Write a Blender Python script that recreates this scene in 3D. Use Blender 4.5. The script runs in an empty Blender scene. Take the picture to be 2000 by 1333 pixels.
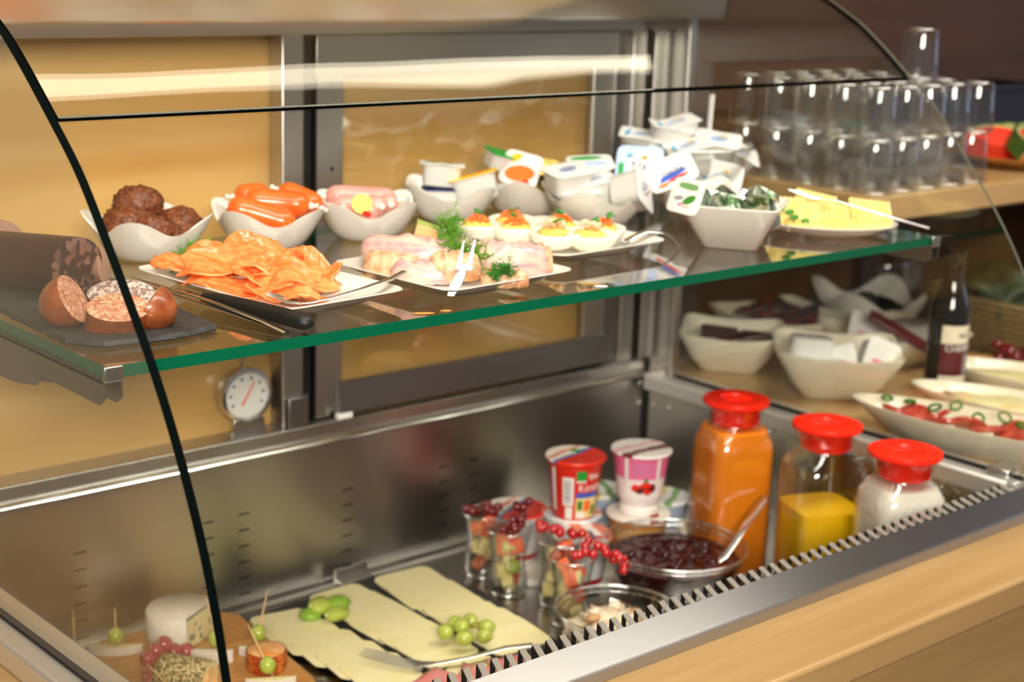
import bpy, bmesh, math, random
from mathutils import Vector, Matrix, noise
from math import pi, sin, cos, radians as RAD
random.seed(7)
sc = bpy.context.scene
COL = sc.collection
# ---------------------------------------------------------------- camera
cam_d = bpy.data.cameras.new('camera'); cam = bpy.data.objects.new('camera', cam_d); COL.objects.link(cam)
cam_d.sensor_width = 36; cam_d.lens = 56.536
cam.matrix_world = Matrix(((0.752453, 0.133937, -0.644884, -0.603117), (-0.657841, 0.201233, -0.725776, -1.191989), (0.032563, 0.970343, 0.239527, 1.553508), (0, 0, 0, 1)))
cam_d.clip_start = .05
cam_d.dof.use_dof = True; cam_d.dof.focus_distance = 1.48; cam_d.dof.aperture_fstop = 5.0
sc.camera = cam
# ---------------------------------------------------------------- world and light
sc.view_settings.view_transform = 'Standard'; sc.view_settings.look = 'None'
sc.view_settings.gamma = 1; sc.view_settings.use_curve_mapping = False
sc.view_settings.exposure = 0.0
sc.cycles.transparent_max_bounces = 48; sc.cycles.max_bounces = 12
sc.cycles.caustics_reflective = False; sc.cycles.caustics_refractive = False
W = bpy.data.worlds.new('world'); sc.world = W; W.use_nodes = True
W.node_tree.nodes['Background'].inputs[0].default_value = (.80, .76, .72, 1)
W.node_tree.nodes['Background'].inputs[1].default_value = .28
def area(name, loc, target, sx, sy, power, color, spread=180):
    l = bpy.data.lights.new(name, 'AREA'); l.shape = 'RECTANGLE'; l.size = sx; l.size_y = sy; l.energy = power; l.color = color; l.spread = RAD(spread)
    o = bpy.data.objects.new(name, l); COL.objects.link(o); o.location = loc
    o.rotation_euler = (Vector(target)-Vector(loc)).to_track_quat('-Z', 'Y').to_euler(); return o
# fluorescent strip under the ceiling along the counter
area('strip_lamp_light', (.30, .232, 2.285), (.30, .232, 0), 2.7, .062, 3.9, (1, .88, .64))
# broad ceiling lamps of the room, in front of the counter
area('ceiling_lamp_light', (.80, -.55, 2.55), (.80, .02, .9), 3.0, .42, 32, (1, .94, .83), 130)
area('room_lamp_light', (-1.5, -2.6, 2.30), (.15, .5, 1.15), 1.4, .6, 28, (1, .92, .80), 75)
# daylight from a window at the right end of the room
area('window_daylight', (4.6, -1.3, 1.75), (1.2, .1, 1.1), 1.2, 1.2, 7, (.50, .64, 1))
# ---------------------------------------------------------------- material helpers
def srgb(h):
    h = h.lstrip('#'); v = [int(h[i:i+2], 16)/255 for i in (0, 2, 4)]
    return tuple(x/12.92 if x <= .04045 else ((x+.055)/1.055)**2.4 for x in v)+(1,)
MATS = {}
def newmat(name):
    m = bpy.data.materials.new(name); m.use_nodes = True; nt = m.node_tree
    return m, nt, nt.nodes, nt.links, nt.nodes['Principled BSDF']
def mat(name, col, rough=.5, metal=0, spec=.5, sss=0, trans=0, coat=0, bump=0, bscale=200, var=0, vscale=30, col2=None, stretch=None, aniso=0, alpha=1, ior=1.45, thr=(.35,.65)):
    m, nt, N, L, b = newmat(name)
    c = srgb(col) if isinstance(col, str) else col
    I = b.inputs
    I['Base Color'].default_value = c; I['Roughness'].default_value = rough; I['Metallic'].default_value = metal
    I['Specular IOR Level'].default_value = spec; I['IOR'].default_value = ior
    I['Transmission Weight'].default_value = trans; I['Coat Weight'].default_value = coat; I['Coat Roughness'].default_value = .08
    if sss:
        I['Subsurface Weight'].default_value = sss; I['Subsurface Radius'].default_value = (.012, .006, .003); I['Subsurface Scale'].default_value = .4
    if aniso:
        I['Anisotropic'].default_value = aniso
        t = N.new('ShaderNodeCombineXYZ'); t.inputs[0].default_value = 1; L.new(t.outputs[0], I['Tangent']); I['Anisotropic Rotation'].default_value = .25
    if var or col2 or bump:
        tc = N.new('ShaderNodeTexCoord'); mp = N.new('ShaderNodeMapping'); L.new(tc.outputs['Object'], mp.inputs[0])
        if stretch: mp.inputs['Scale'].default_value = stretch
    if col2:
        n = N.new('ShaderNodeTexNoise'); n.inputs['Scale'].default_value = vscale; n.inputs['Detail'].default_value = 5; n.inputs['Roughness'].default_value = .6
        L.new(mp.outputs[0], n.inputs['Vector'])
        r = N.new('ShaderNodeValToRGB'); r.color_ramp.elements[0].color = c; r.color_ramp.elements[1].color = srgb(col2) if isinstance(col2, str) else col2
        r.color_ramp.elements[0].position = thr[0]; r.color_ramp.elements[1].position = thr[1]
        L.new(n.outputs['Fac'], r.inputs[0]); L.new(r.outputs[0], I['Base Color'])
    if bump:
        n2 = N.new('ShaderNodeTexNoise'); n2.inputs['Scale'].default_value = bscale; n2.inputs['Detail'].default_value = 4
        L.new(mp.outputs[0], n2.inputs['Vector'])
        bp = N.new('ShaderNodeBump'); bp.inputs['Strength'].default_value = bump; bp.inputs['Distance'].default_value = .002
        L.new(n2.outputs['Fac'], bp.inputs['Height']); L.new(bp.outputs[0], I['Normal'])
    MATS[name] = m; return m
def glassmat(name, tint=(1, 1, 1), refl=1.0, ior=1.5, rough=0.0, base=0.0, pw_=5):
    # thin clear glass: light goes straight through, the surface mirrors by Fresnel
    m = bpy.data.materials.new(name); m.use_nodes = True; N = m.node_tree.nodes; L = m.node_tree.links
    N.remove(N['Principled BSDF']); out = N['Material Output']
    t = N.new('ShaderNodeBsdfTransparent'); t.inputs[0].default_value = (*tint, 1)
    g = N.new('ShaderNodeBsdfGlossy'); g.inputs['Roughness'].default_value = rough; g.inputs[0].default_value = (refl, refl, refl, 1)
    # Schlick reflectance, the same from both sides of the sheet
    f0 = ((ior-1)/(ior+1))**2+base
    lw = N.new('ShaderNodeLayerWeight'); lw.inputs['Blend'].default_value = .5
    pw = N.new('ShaderNodeMath'); pw.operation = 'POWER'; pw.inputs[1].default_value = pw_; L.new(lw.outputs['Facing'], pw.inputs[0])
    ma = N.new('ShaderNodeMath'); ma.operation = 'MULTIPLY_ADD'; ma.inputs[1].default_value = 1-f0; ma.inputs[2].default_value = f0; L.new(pw.outputs[0], ma.inputs[0])
    mx = N.new('ShaderNodeMixShader'); L.new(ma.outputs[0], mx.inputs[0])
    L.new(t.outputs[0], mx.inputs[1]); L.new(g.outputs[0], mx.inputs[2]); L.new(mx.outputs[0], out.inputs[0])
    MATS[name] = m; return m
def wavy(name, k=.6):
    # the bent glass is not perfectly even: long shallow waves in its surface
    m = MATS[name]; N = m.node_tree.nodes; L = m.node_tree.links
    tc = N.new('ShaderNodeTexCoord'); mp = N.new('ShaderNodeMapping'); mp.inputs['Scale'].default_value = (2.2, 5, 5); L.new(tc.outputs['Object'], mp.inputs[0])
    n = N.new('ShaderNodeTexNoise'); n.inputs['Scale'].default_value = 1.6; n.inputs['Detail'].default_value = 1; L.new(mp.outputs[0], n.inputs['Vector'])
    b = N.new('ShaderNodeBump'); b.inputs['Strength'].default_value = k; b.inputs['Distance'].default_value = .006; L.new(n.outputs['Fac'], b.inputs['Height'])
    for q in N:
        if q.type == 'BSDF_GLOSSY': L.new(b.outputs[0], q.inputs['Normal']); q.inputs['Roughness'].default_value = .02
def rampmat(name, axis, stops, rough=.4, lo=-.05, hi=.05, wob=0, wscale=40, ang=0, spec=.5):
    # bands of printed colour across one axis of the object
    m, nt, N, L, b = newmat(name)
    tc = N.new('ShaderNodeTexCoord'); mp = N.new('ShaderNodeMapping'); mp.inputs['Rotation'].default_value = (0, 0, ang)
    L.new(tc.outputs['Object'], mp.inputs[0])
    s = N.new('ShaderNodeSeparateXYZ')
    if wob:
        n = N.new('ShaderNodeTexNoise'); n.inputs['Scale'].default_value = wscale
        L.new(mp.outputs[0], n.inputs['Vector'])
        ad = N.new('ShaderNodeVectorMath'); ad.operation = 'MULTIPLY_ADD'; ad.inputs[1].default_value = (wob,)*3
        L.new(n.outputs['Color'], ad.inputs[0]); L.new(mp.outputs[0], ad.inputs[2]); L.new(ad.outputs[0], s.inputs[0])
    else: L.new(mp.outputs[0], s.inputs[0])
    mr = N.new('ShaderNodeMapRange'); mr.inputs[1].default_value = lo; mr.inputs[2].default_value = hi
    L.new(s.outputs['XYZ'.index(axis)], mr.inputs[0])
    r = N.new('ShaderNodeValToRGB'); r.color_ramp.interpolation = 'CONSTANT'
    e = r.color_ramp.elements
    e[0].position = 0; e[0].color = srgb(stops[0][1]); e[1].position = stops[1][0]; e[1].color = srgb(stops[1][1])
    for p, c in stops[2:]: k = e.new(p); k.color = srgb(c)
    L.new(mr.outputs[0], r.inputs[0]); L.new(r.outputs[0], b.inputs['Base Color'])
    b.inputs['Roughness'].default_value = rough; b.inputs['Specular IOR Level'].default_value = spec
    MATS[name] = m; return m
def cellmat(name, cols, scale=200, rough=.5, sss=0, stretch=None, bump=.3, gap=None):
    # fine mixed pieces: meat grain, herbs, peppercorns
    m, nt, N, L, b = newmat(name)
    tc = N.new('ShaderNodeTexCoord'); mp = N.new('ShaderNodeMapping'); L.new(tc.outputs['Object'], mp.inputs[0])
    if stretch: mp.inputs['Scale'].default_value = stretch
    n0 = N.new('ShaderNodeTexNoise'); n0.inputs['Scale'].default_value = scale*1.2
    L.new(mp.outputs[0], n0.inputs['Vector'])
    ad = N.new('ShaderNodeVectorMath'); ad.operation = 'MULTIPLY_ADD'; ad.inputs[1].default_value = (.45/scale,)*3
    L.new(n0.outputs['Color'], ad.inputs[0]); L.new(mp.outputs[0], ad.inputs[2])
    v = N.new('ShaderNodeTexVoronoi'); v.inputs['Scale'].default_value = scale
    L.new(ad.outputs[0], v.inputs['Vector'])
    s = N.new('ShaderNodeSeparateColor'); L.new(v.outputs['Color'], s.inputs[0])
    r = N.new('ShaderNodeValToRGB'); r.color_ramp.interpolation = 'CONSTANT'; e = r.color_ramp.elements
    k = len(cols); e[0].position = 0; e[0].color = srgb(cols[0]); e[1].position = 1/k; e[1].color = srgb(cols[1])
    for i in range(2, k): q = e.new(i/k); q.color = srgb(cols[i])
    L.new(s.outputs[0], r.inputs[0]); L.new(r.outputs[0], b.inputs['Base Color'])
    b.inputs['Roughness'].default_value = rough
    if sss: b.inputs['Subsurface Weight'].default_value = sss; b.inputs['Subsurface Radius'].default_value = (.01, .005, .003); b.inputs['Subsurface Scale'].default_value = .3
    if bump:
        bp = N.new('ShaderNodeBump'); bp.inputs['Strength'].default_value = bump; bp.inputs['Distance'].default_value = .001
        L.new(v.outputs['Distance'], bp.inputs['Height']); L.new(bp.outputs[0], b.inputs['Normal'])
    MATS[name] = m; return m
def woodmat(name, c1, c2, scale=(3, 40, 40), rough=.35, c3=None, coat=.2):
    m, nt, N, L, b = newmat(name)
    tc = N.new('ShaderNodeTexCoord'); mp = N.new('ShaderNodeMapping'); L.new(tc.outputs['Object'], mp.inputs[0]); mp.inputs['Scale'].default_value = scale
    n = N.new('ShaderNodeTexNoise'); n.inputs['Scale'].default_value = 1; n.inputs['Detail'].default_value = 6; n.inputs['Distortion'].default_value = .6
    L.new(mp.outputs[0], n.inputs['Vector'])
    r = N.new('ShaderNodeValToRGB'); e = r.color_ramp.elements
    e[0].position = .3; e[0].color = srgb(c2); e[1].position = .7; e[1].color = srgb(c1)
    if c3: q = e.new(.2); q.color = srgb(c3)
    L.new(n.outputs['Fac'], r.inputs[0]); L.new(r.outputs[0], b.inputs['Base Color'])
    b.inputs['Roughness'].default_value = rough; b.inputs['Coat Weight'].default_value = coat; b.inputs['Coat Roughness'].default_value = .15
    MATS[name] = m; return m
# ---------------------------------------------------------------- geometry helpers
def TR(loc=(0, 0, 0), rot=(0, 0, 0), s=1):
    M = Matrix.Translation(loc) @ (Matrix.Rotation(rot[2], 4, 'Z') @ Matrix.Rotation(rot[1], 4, 'Y') @ Matrix.Rotation(rot[0], 4, 'X'))
    return M @ (Matrix.Scale(s, 4) if not isinstance(s, tuple) else Matrix.Diagonal((*s, 1)))
def along(a, b):
    # matrix that carries +Z onto the direction a->b, at a
    d = Vector(b)-Vector(a); return Matrix.Translation(a) @ d.to_track_quat('Z', 'Y').to_matrix().to_4x4()
class G:
    def __init__(s): s.v = []; s.f = []; s.m = []
    def add(s, vs, fs, mi=0, T=None):
        o = len(s.v)
        s.v += [tuple(T @ Vector(p)) if T else tuple(p) for p in vs]
        for f in fs: s.f.append([i+o for i in f]); s.m.append(mi)
        return s
    def box(s, x0, x1, y0, y1, z0, z1, mi=0, T=None):
        return s.add([(x0,y0,z0),(x1,y0,z0),(x1,y1,z0),(x0,y1,z0),(x0,y0,z1),(x1,y0,z1),(x1,y1,z1),(x0,y1,z1)],
                     [(3,2,1,0),(4,5,6,7),(0,1,5,4),(1,2,6,5),(2,3,7,6),(3,0,4,7)], mi, T)
    def rings(s, R, mi=0, T=None, cap0=False, cap1=False, closed=True):
        n = len(R[0]); vs = [p for r in R for p in r]; fs = []
        for i in range(len(R)-1):
            for j in range(n if closed else n-1):
                a = i*n+j; b = i*n+(j+1) % n; fs.append((a, b, b+n, a+n))
        if cap0: fs.append(tuple(range(n-1, -1, -1)))
        if cap1: fs.append(tuple((len(R)-1)*n+j for j in range(n)))
        return s.add(vs, fs, mi, T)
    def lathe(s, prof, n=32, mi=0, T=None, cap0=False, cap1=False):
        return s.rings([[(r*cos(2*pi*j/n), r*sin(2*pi*j/n), z) for j in range(n)] for r, z in prof], mi, T, cap0, cap1)
    def sq(s, prof, n=40, mi=0, T=None, p=6, cap0=True, cap1=True, asp=1):
        # rings of rounded squares: (half width, z[, exponent])
        R = []
        for q in prof:
            w, z = q[:2]; e = q[2] if len(q) > 2 else p; r = []
            for j in range(n):
                a = 2*pi*(j+.5)/n; c, d = cos(a), sin(a); k = (abs(c)**e+abs(d)**e)**(-1/e); r.append((w*k*c, w*k*d*asp, z))
            R.append(r)
        return s.rings(R, mi, T, cap0, cap1)
    def tube(s, pts, r, n=8, mi=0, T=None, cap=True, flat=None):
        pts = [Vector(p) for p in pts]; R = []; up = None
        for i, p in enumerate(pts):
            d = (pts[min(i+1, len(pts)-1)]-pts[max(i-1, 0)]).normalized()
            if up is None: up = Vector((0, 0, 1)) if abs(d.z) < .9 else Vector((1, 0, 0))
            x = d.cross(up).normalized(); y = x.cross(d).normalized(); up = y
            rr = r[i] if isinstance(r, (list, tuple)) else r
            ra, rb = rr if isinstance(rr, tuple) else (rr, rr*(flat or 1))
            R.append([tuple(p+x*ra*cos(2*pi*j/n)+y*rb*sin(2*pi*j/n)) for j in range(n)])
        return s.rings(R, mi, T, cap, cap)
    def prism(s, o, z0, z1, mi=0, T=None):
        n = len(o)
        return s.rings([[(x, y, z0) for x, y in o], [(x, y, z1) for x, y in o]], mi, T, True, True)
    def ball(s, c, r, n=12, m=8, amp=0, fr=40, mi=0, T=None, seed=0, zmin=None):
        rx, ry, rz = r if isinstance(r, tuple) else (r, r, r)
        vs = []; fs = []
        for i in range(m+1):
            a = pi*i/m
            for j in range(n):
                b = 2*pi*j/n; d = Vector((sin(a)*cos(b), sin(a)*sin(b), cos(a)))
                k = 1+(amp*noise.fractal(Vector((d.x*rx, d.y*ry, d.z*rz))*fr+Vector((seed*7.3, seed, 0)), 1, 2, 3) if amp else 0)
                z = d.z*rz*k
                if zmin is not None: z = max(z, zmin)
                vs.append((c[0]+d.x*rx*k, c[1]+d.y*ry*k, c[2]+z))
        for i in range(m):
            for j in range(n):
                a = i*n+j; b = i*n+(j+1) % n; fs.append((a, a+n, b+n, b))
        return s.add(vs, fs, mi, T)
    def grid(s, fn, nu, nv, mi=0, T=None):
        vs = [fn(i/nu, j/nv) for i in range(nu+1) for j in range(nv+1)]
        fs = [(i*(nv+1)+j, (i+1)*(nv+1)+j, (i+1)*(nv+1)+j+1, i*(nv+1)+j+1) for i in range(nu) for j in range(nv)]
        return s.add(vs, fs, mi, T)
    def build(s, name, m, parent=None, loc=(0, 0, 0), rot=(0, 0, 0), ang=40, bevel=0, solid=0, sub=0, weld=False, seg=2):
        me = bpy.data.meshes.new(name); me.from_pydata(s.v, [], s.f)
        for k in (m if isinstance(m, (list, tuple)) else [m]): me.materials.append(MATS[k] if isinstance(k, str) else k)
        me.polygons.foreach_set('material_index', s.m)
        bm = bmesh.new(); bm.from_mesh(me)
        if weld: bmesh.ops.remove_doubles(bm, verts=bm.verts, dist=1e-6)
        bmesh.ops.recalc_face_normals(bm, faces=bm.faces); bm.to_mesh(me); bm.free()
        me.polygons.foreach_set('use_smooth', [True]*len(me.polygons)); me.set_sharp_from_angle(angle=RAD(ang)); me.update()
        o = bpy.data.objects.new(name, me); COL.objects.link(o); o.location = loc; o.rotation_euler = rot
        if parent: o.parent = parent
        if solid: k = o.modifiers.new('solid', 'SOLIDIFY'); k.thickness = solid; k.offset = -1
        if bevel: k = o.modifiers.new('bevel', 'BEVEL'); k.width = bevel; k.segments = seg; k.limit_method = 'ANGLE'; k.angle_limit = RAD(35)
        if sub: k = o.modifiers.new('sub', 'SUBSURF'); k.levels = sub; k.render_levels = sub
        return o
def tag(o, label=None, cat=None, group=None, kind=None):
    if label: o['label'] = label
    if cat: o['category'] = cat
    if group: o['group'] = group
    if kind: o['kind'] = kind
    return o
def thing(name, label, cat, loc=(0, 0, 0), rot=(0, 0, 0), group=None):
    o = bpy.data.objects.new(name, None); o.empty_display_size = .02; COL.objects.link(o)
    o.location = loc; o.rotation_euler = rot if isinstance(rot, tuple) else (0, 0, rot); return tag(o, label, cat, group)
def dup(o, loc=None, rot=None, label=None, parent=None, scale=None):
    c = o.copy(); COL.objects.link(c)
    if parent: c.parent = parent
    if loc: c.location = loc
    if rot is not None: c.rotation_euler = rot if isinstance(rot, tuple) else (0, 0, rot)
    if scale: c.scale = (scale,)*3
    if label: c['label'] = label
    for k in list(o.children): dup(k, parent=c)
    return c
def text(body, size, m, name='lettering', parent=None, loc=(0, 0, 0), rot=(0, 0, 0), bend=None, depth=.0002, sx=1.0):
    # flat lettering as a mesh; bend = radius wraps it round a vertical cylinder
    cu = bpy.data.curves.new(name, 'FONT'); cu.body = body; cu.size = size; cu.align_x = 'CENTER'; cu.align_y = 'CENTER'; cu.extrude = depth; cu.resolution_u = 3
    t = bpy.data.objects.new('tmp_text', cu); COL.objects.link(t)
    me = bpy.data.meshes.new_from_object(t.evaluated_get(bpy.context.evaluated_depsgraph_get())); bpy.data.objects.remove(t); bpy.data.curves.remove(cu)
    for v in me.vertices: v.co.x *= sx
    if bend:
        for v in me.vertices:
            a = v.co.x/bend; r = bend+v.co.z; v.co = Vector((r*sin(a), -r*cos(a), v.co.y))
    me.name = name; me.materials.clear(); me.materials.append(MATS[m])
    o = bpy.data.objects.new(name, me); COL.objects.link(o); o.location = loc; o.rotation_euler = rot
    if parent: o.parent = parent
    return o
# ---------------------------------------------------------------- materials
mat('steel', (.56, .54, .51, 1), .30, 1, aniso=.75, bump=.02, bscale=300, stretch=(1, 30, 30))
mat('rail_steel', (.66, .65, .64, 1), .38, 1, aniso=.97)
mat('satin_steel', (.52, .50, .47, 1), .24, 1, bump=.03, bscale=60)
mat('dark_steel', (.26, .25, .24, 1), .38, 1)
mat('bright_steel', (.62, .61, .60, 1), .20, 1)
mat('bead_steel', (.86, .85, .83, 1), .16, 1)
mat('vent_steel', (.80, .79, .77, 1), .5, 1)
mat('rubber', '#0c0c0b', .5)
mat('porcelain', '#e8e3d8', .12, spec=.5, coat=.3)
mat('cream_porcelain', '#e9e0c8', .18, coat=.2)
mat('white_plastic', '#dfdeda', .35, sss=.15)
mat('print_white', '#e9e7e3', .4)
mat('print_blue', '#3c5fc0', .4); mat('print_navy', '#25336f', .4); mat('print_red', '#e12a16', .4); mat('print_green', '#1f9a3c', .4)
mat('print_yellow', '#f2c62c', .4); mat('print_pink', '#e8739a', .4); mat('print_grey', '#8d9097', .4); mat('print_cyan', '#3fa9dd', .4); mat('print_black', '#151515', .4)
mat('print_orange', '#f0762b', .4); mat('print_lightblue', '#b9cdf0', .4); mat('print_paleviolet', '#9d97c4', .4)
mat('slate', '#232425', .55, bump=.5, bscale=90, col2='#3a3b3c', vscale=25)
glassmat('pane_glass', (.985, .995, .985), ior=1.52)
glassmat('front_glass', (.985, .995, .985), ior=1.52); wavy('front_glass', .16)
glassmat('shelf_glass', (.955, .968, .948), ior=1.6)
glassmat('clear_glass', (.93, .94, .93), ior=1.9)
glassmat('tumbler_glass', (.93, .932, .935), ior=1.8)
glassmat('bowl_glass', (.94, .95, .94), ior=1.6, base=.03)
glassmat('filled_glass', (.94, .94, .94), ior=1.4, pw_=9)
glassmat('rim_glass', (.88, .90, .88), ior=1.6, base=.38, rough=.12)
mat('glass_edge', '#03553a', .12, spec=.5, sss=0)
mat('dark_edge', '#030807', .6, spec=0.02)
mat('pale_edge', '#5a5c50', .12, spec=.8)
woodmat('maple', '#bb9866', '#a78555', (2.2, 30, 30), .36)
woodmat('maple_wall', '#d6b071', '#c39450', (1.4, 9, 13), .33, c3='#b5854a', coat=.3)
woodmat('brown_wood', '#4a2d1a', '#382010', (3, 30, 30), .6, coat=0)
woodmat('board_wood', '#d39b55', '#b87c3a', (12, 90, 90), .5)
mat('red_lid', '#ff2a12', .32, sss=.1)
mat('plaster', '#b9ab97', .9); mat('floor_tile', '#6f5a45', .5); mat('ceiling_white', '#cfc8bd', .9)
glassmat('mirror_pane', (.98,.98,.96), ior=1.7)
mat('dark_fabric', '#14182b', .7)
# ---------------------------------------------------------------- the room
tag(G().box(-4, 5, -4.5, 1.6, -.05, 0).build('floor', 'floor_tile'), kind='structure')
tag(G().box(-4, 5, -4.5, 1.6, 2.6, 2.65).build('ceiling', 'ceiling_white'), kind='structure')
tag(G().box(-.035, 1.27, .556, .64, 0, 2.6).build('wall_back', 'maple_wall', ang=30), kind='structure')
tag(G().box(-4, -.035, 1.5, 1.6, 0, 2.6).build('wall_left', 'plaster', ang=30), kind='structure')
wr = tag(G().box(1.27, 5, .66, .72, 0, 2.6).build('wall_right', 'brown_wood', ang=30), kind='structure')
for i, x in enumerate((1.275, 2.585)):
    G().box(x, x+1.295, .64, .66, 1.29, 2.05).build('panel', 'brown_wood', wr, bevel=.002)
# ---------------------------------------------------------------- buffet counter (timber) around the case
ct = thing('buffet_counter', 'maple buffet counter with a thick rounded worktop edge below the steel case', 'counter', (0, 0, 0))
G().box(-1.6, 2.9, -.3075, -.20, .838, .877).box(-1.6, -.004, -.20, .55, .838, .877).build('worktop', 'maple', ct, bevel=.005, seg=3)
G().box(-1.6, 2.9, -.287, -.262, .06, .838).build('front_panel', 'maple', ct)
G().box(-1.6, 2.9, -.25, .5, .0, .06).build('plinth', 'dark_steel', ct)
# ---------------------------------------------------------------- chilled display case
case = thing('display_case', 'stainless chilled buffet display case with curved glass front and glass ends', 'display case', (0, 0, .697))
Z0 = .697
def P(g, name, m, **k):   # a part of the case given in room coordinates
    g.v = [(x, y, z-Z0) for x, y, z in g.v]; return g.build(name, m, case, **k)
P(G().box(0, 1.2, -.146, .515, .690, .697), 'well_floor', 'satin_steel')
# back panel with rows of thin air slots cut through it
cols = [.224, .401, .455, .620, .790, .846]
xs = sorted([0, 1.2]+[c-.0085 for c in cols]+[c+.0085 for c in cols])
rows = [.8215-.0222*i for i in range(6)]; zs = sorted([.697, .897]+[r-.0011 for r in rows]+[r+.0011 for r in rows])
g = G()
for i in range(len(xs)-1):
    for j in range(len(zs)-1):
        if i % 2 == 1 and j % 2 == 1: continue
        g.add([(xs[i], .513, zs[j]), (xs[i+1], .513, zs[j]), (xs[i+1], .513, zs[j+1]), (xs[i], .513, zs[j+1])], [(0, 1, 2, 3)])
bp = P(g, 'back_panel', 'steel', weld=True)
P(G().box(0, 1.2, .519, .522, .697, .897), 'air_duct', 'rubber')
P(G().rings([[(x, .515, .895), (x, .506, .896), (x, .503, .899), (x, .506, .903), (x, .512, .906), (x, .515, .906)] for x in (0, 1.2)], cap0=True, cap1=True), 'panel_bead', 'bead_steel')
P(G().box(0, 1.2, .5125, .556, .9055, .923), 'rear_ledge', 'steel', bevel=.0015)
P(G().rings([[(x, .512, .697), (x, .500, .700), (x, .486, .7015), (x, .480, .6975)] for x in (0.0, 1.2)], closed=False), 'floor_cove', 'satin_steel')
# little bent clip standing on the floor against the back panel
P(G().box(.588, .642, .495, .4985, .7, .716).box(.588, .642, .478, .498, .7, .7025), 'shelf_clip', 'steel', bevel=.001)
P(G().box(-.004, 0, -.15, .515, .69, .905), 'end_wall', 'satin_steel')
ew = P(G().box(1.2, 1.204, -.15, .515, .69, .905), 'end_wall', 'satin_steel')
g = G()
for y, z in ((.488, .885), (.488, .848), (.462, .852), (.535, .885)):
    pass
for y, z in ((.496, .884), (.496, .850), (.462, .853)):
    P(G().ball((0, 0, 0), (.0018, .0036, .0036), 10, 6, T=TR((1.1995, y, z))), 'screw', 'bright_steel')
for z in (.884, .852):
    P(G().ball((0, 0, 0), (.0036, .0018, .0036), 10, 6, T=TR((1.188, .5125, z))), 'screw', 'bright_steel')
P(G().box(1.1955, 1.2, .508, .5135, .75, .925), 'corner_seam', 'rubber')
P(G().box(0, 1.2, -.150, -.146, .69, .884), 'inner_front', 'dark_steel')
# front rail: flat top, rounded nose
P(G().rings([[(x, -.1728, .9045), (x, -.2040, .8925), (x, -.2062, .8912), (x, -.2074, .8895), (x, -.2078, .8872), (x, -.2078, .8775), (x, -.152, .8775), (x, -.152, .884), (x, -.1728, .900)] for x in (-.03, 1.232)], cap0=True, cap1=True), 'front_rail', 'rail_steel', ang=50)
# vent strip along the rail: slanted bars whose ends turn down into the case
w, t, s = .0068, .0016, .0125
g = G()
top = [(0, -.1728, .9045), (w, -.1728, .9045), (w+s, -.1490, .9045), (s, -.1490, .9045)]
g.add(top+[(a, b, c-t) for a, b, c in top], [(0, 1, 2, 3), (7, 6, 5, 4), (0, 4, 5, 1), (1, 5, 6, 2), (3, 7, 4, 0)], 0)
tip = [(s, -.1490, .9045), (w+s, -.1490, .9045), (w+s, -.1472, .9030), (s, -.1472, .9030)]
g.add(tip, [(0, 1, 2, 3)], 0)
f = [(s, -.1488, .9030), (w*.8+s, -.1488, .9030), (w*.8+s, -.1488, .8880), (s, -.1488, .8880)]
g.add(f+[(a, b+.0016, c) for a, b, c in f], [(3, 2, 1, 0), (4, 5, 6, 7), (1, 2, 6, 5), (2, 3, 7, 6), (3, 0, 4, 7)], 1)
bar = P(g, 'vent_bar', ['vent_steel', 'rubber'])  # black on the turned-down ends paints in the shade of unlit steel
for i in range(68):
    if i: b_ = bar.copy(); COL.objects.link(b_)
    else: b_ = bar
    b_.location = (.004+i*.01735, 0, 0)
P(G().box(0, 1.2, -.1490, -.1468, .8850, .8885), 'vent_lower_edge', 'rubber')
# end frames that hold the side glasses
for nm, a, b_ in (('end_frame', -.030, .026), ('end_frame', 1.178, 1.232)):
    P(G().box(a, b_, -.16, .50, .8775, .9045), nm, 'vent_steel', bevel=.004)
for x in (-.0045, 1.2035):
    P(G().box(x-.0035, x+.0035, -.158, .50, .9046, .9085), 'glass_gasket', 'rubber')
P(G().box(1.188, 1.236, -.145, -.112, .9046, .916), 'corner_clip', 'bright_steel', bevel=.003)
# side glasses, same outline at both ends
front = [(.170, 1.474), (.126, 1.446), (.072, 1.404), (.024, 1.364), (-.012, 1.324), (-.052, 1.276), (-.090, 1.228), (-.125, 1.175), (-.157, 1.115), (-.180, 1.060), (-.198, 1.000), (-.2075, .950), (-.2085, .9065)]
def smooth(p, k=4):
    out = []
    for i in range(len(p)-1):
        a, b, c, d = [Vector(p[max(0, min(len(p)-1, q))]) for q in (i-1, i, i+1, i+2)]
        for j in range(k):
            t = j/k; out.append(.5*((2*b)+(c-a)*t+(2*a-5*b+4*c-d)*t*t+(3*b-a-3*c+d)*t**3))
    out.append(Vector(p[-1])); return out
upper = [(.47, 1.545), (.36, 1.540), (.26, 1.516)]
edge = smooth(upper+front)
def side_glass(x, m, T=.008):
    o = [(p.x, p.y) for p in edge]+[(.496, .9065), (.496, 1.545)]
    g = G(); n = len(o)
    g.add([(x, y, z) for y, z in o]+[(x+T, y, z) for y, z in o], [tuple(range(n)), tuple(range(2*n-1, n-1, -1))], 0)
    k = len(edge)
    g.add([(x, y, z) for y, z in o]+[(x+T, y, z) for y, z in o], [(i, i+1, n+i+1, n+i) for i in range(k-1)], 1)
    g.add([(x, y, z) for y, z in o]+[(x+T, y, z) for y, z in o], [(i, (i+1) % n, n+(i+1) % n, n+i) for i in range(k-1, n)], 2)
    return P(g, 'side_glass', ['pane_glass', m, 'pale_edge'])
side_glass(-.008, 'dark_edge'); side_glass(1.2, 'pale_edge', .005)
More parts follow.
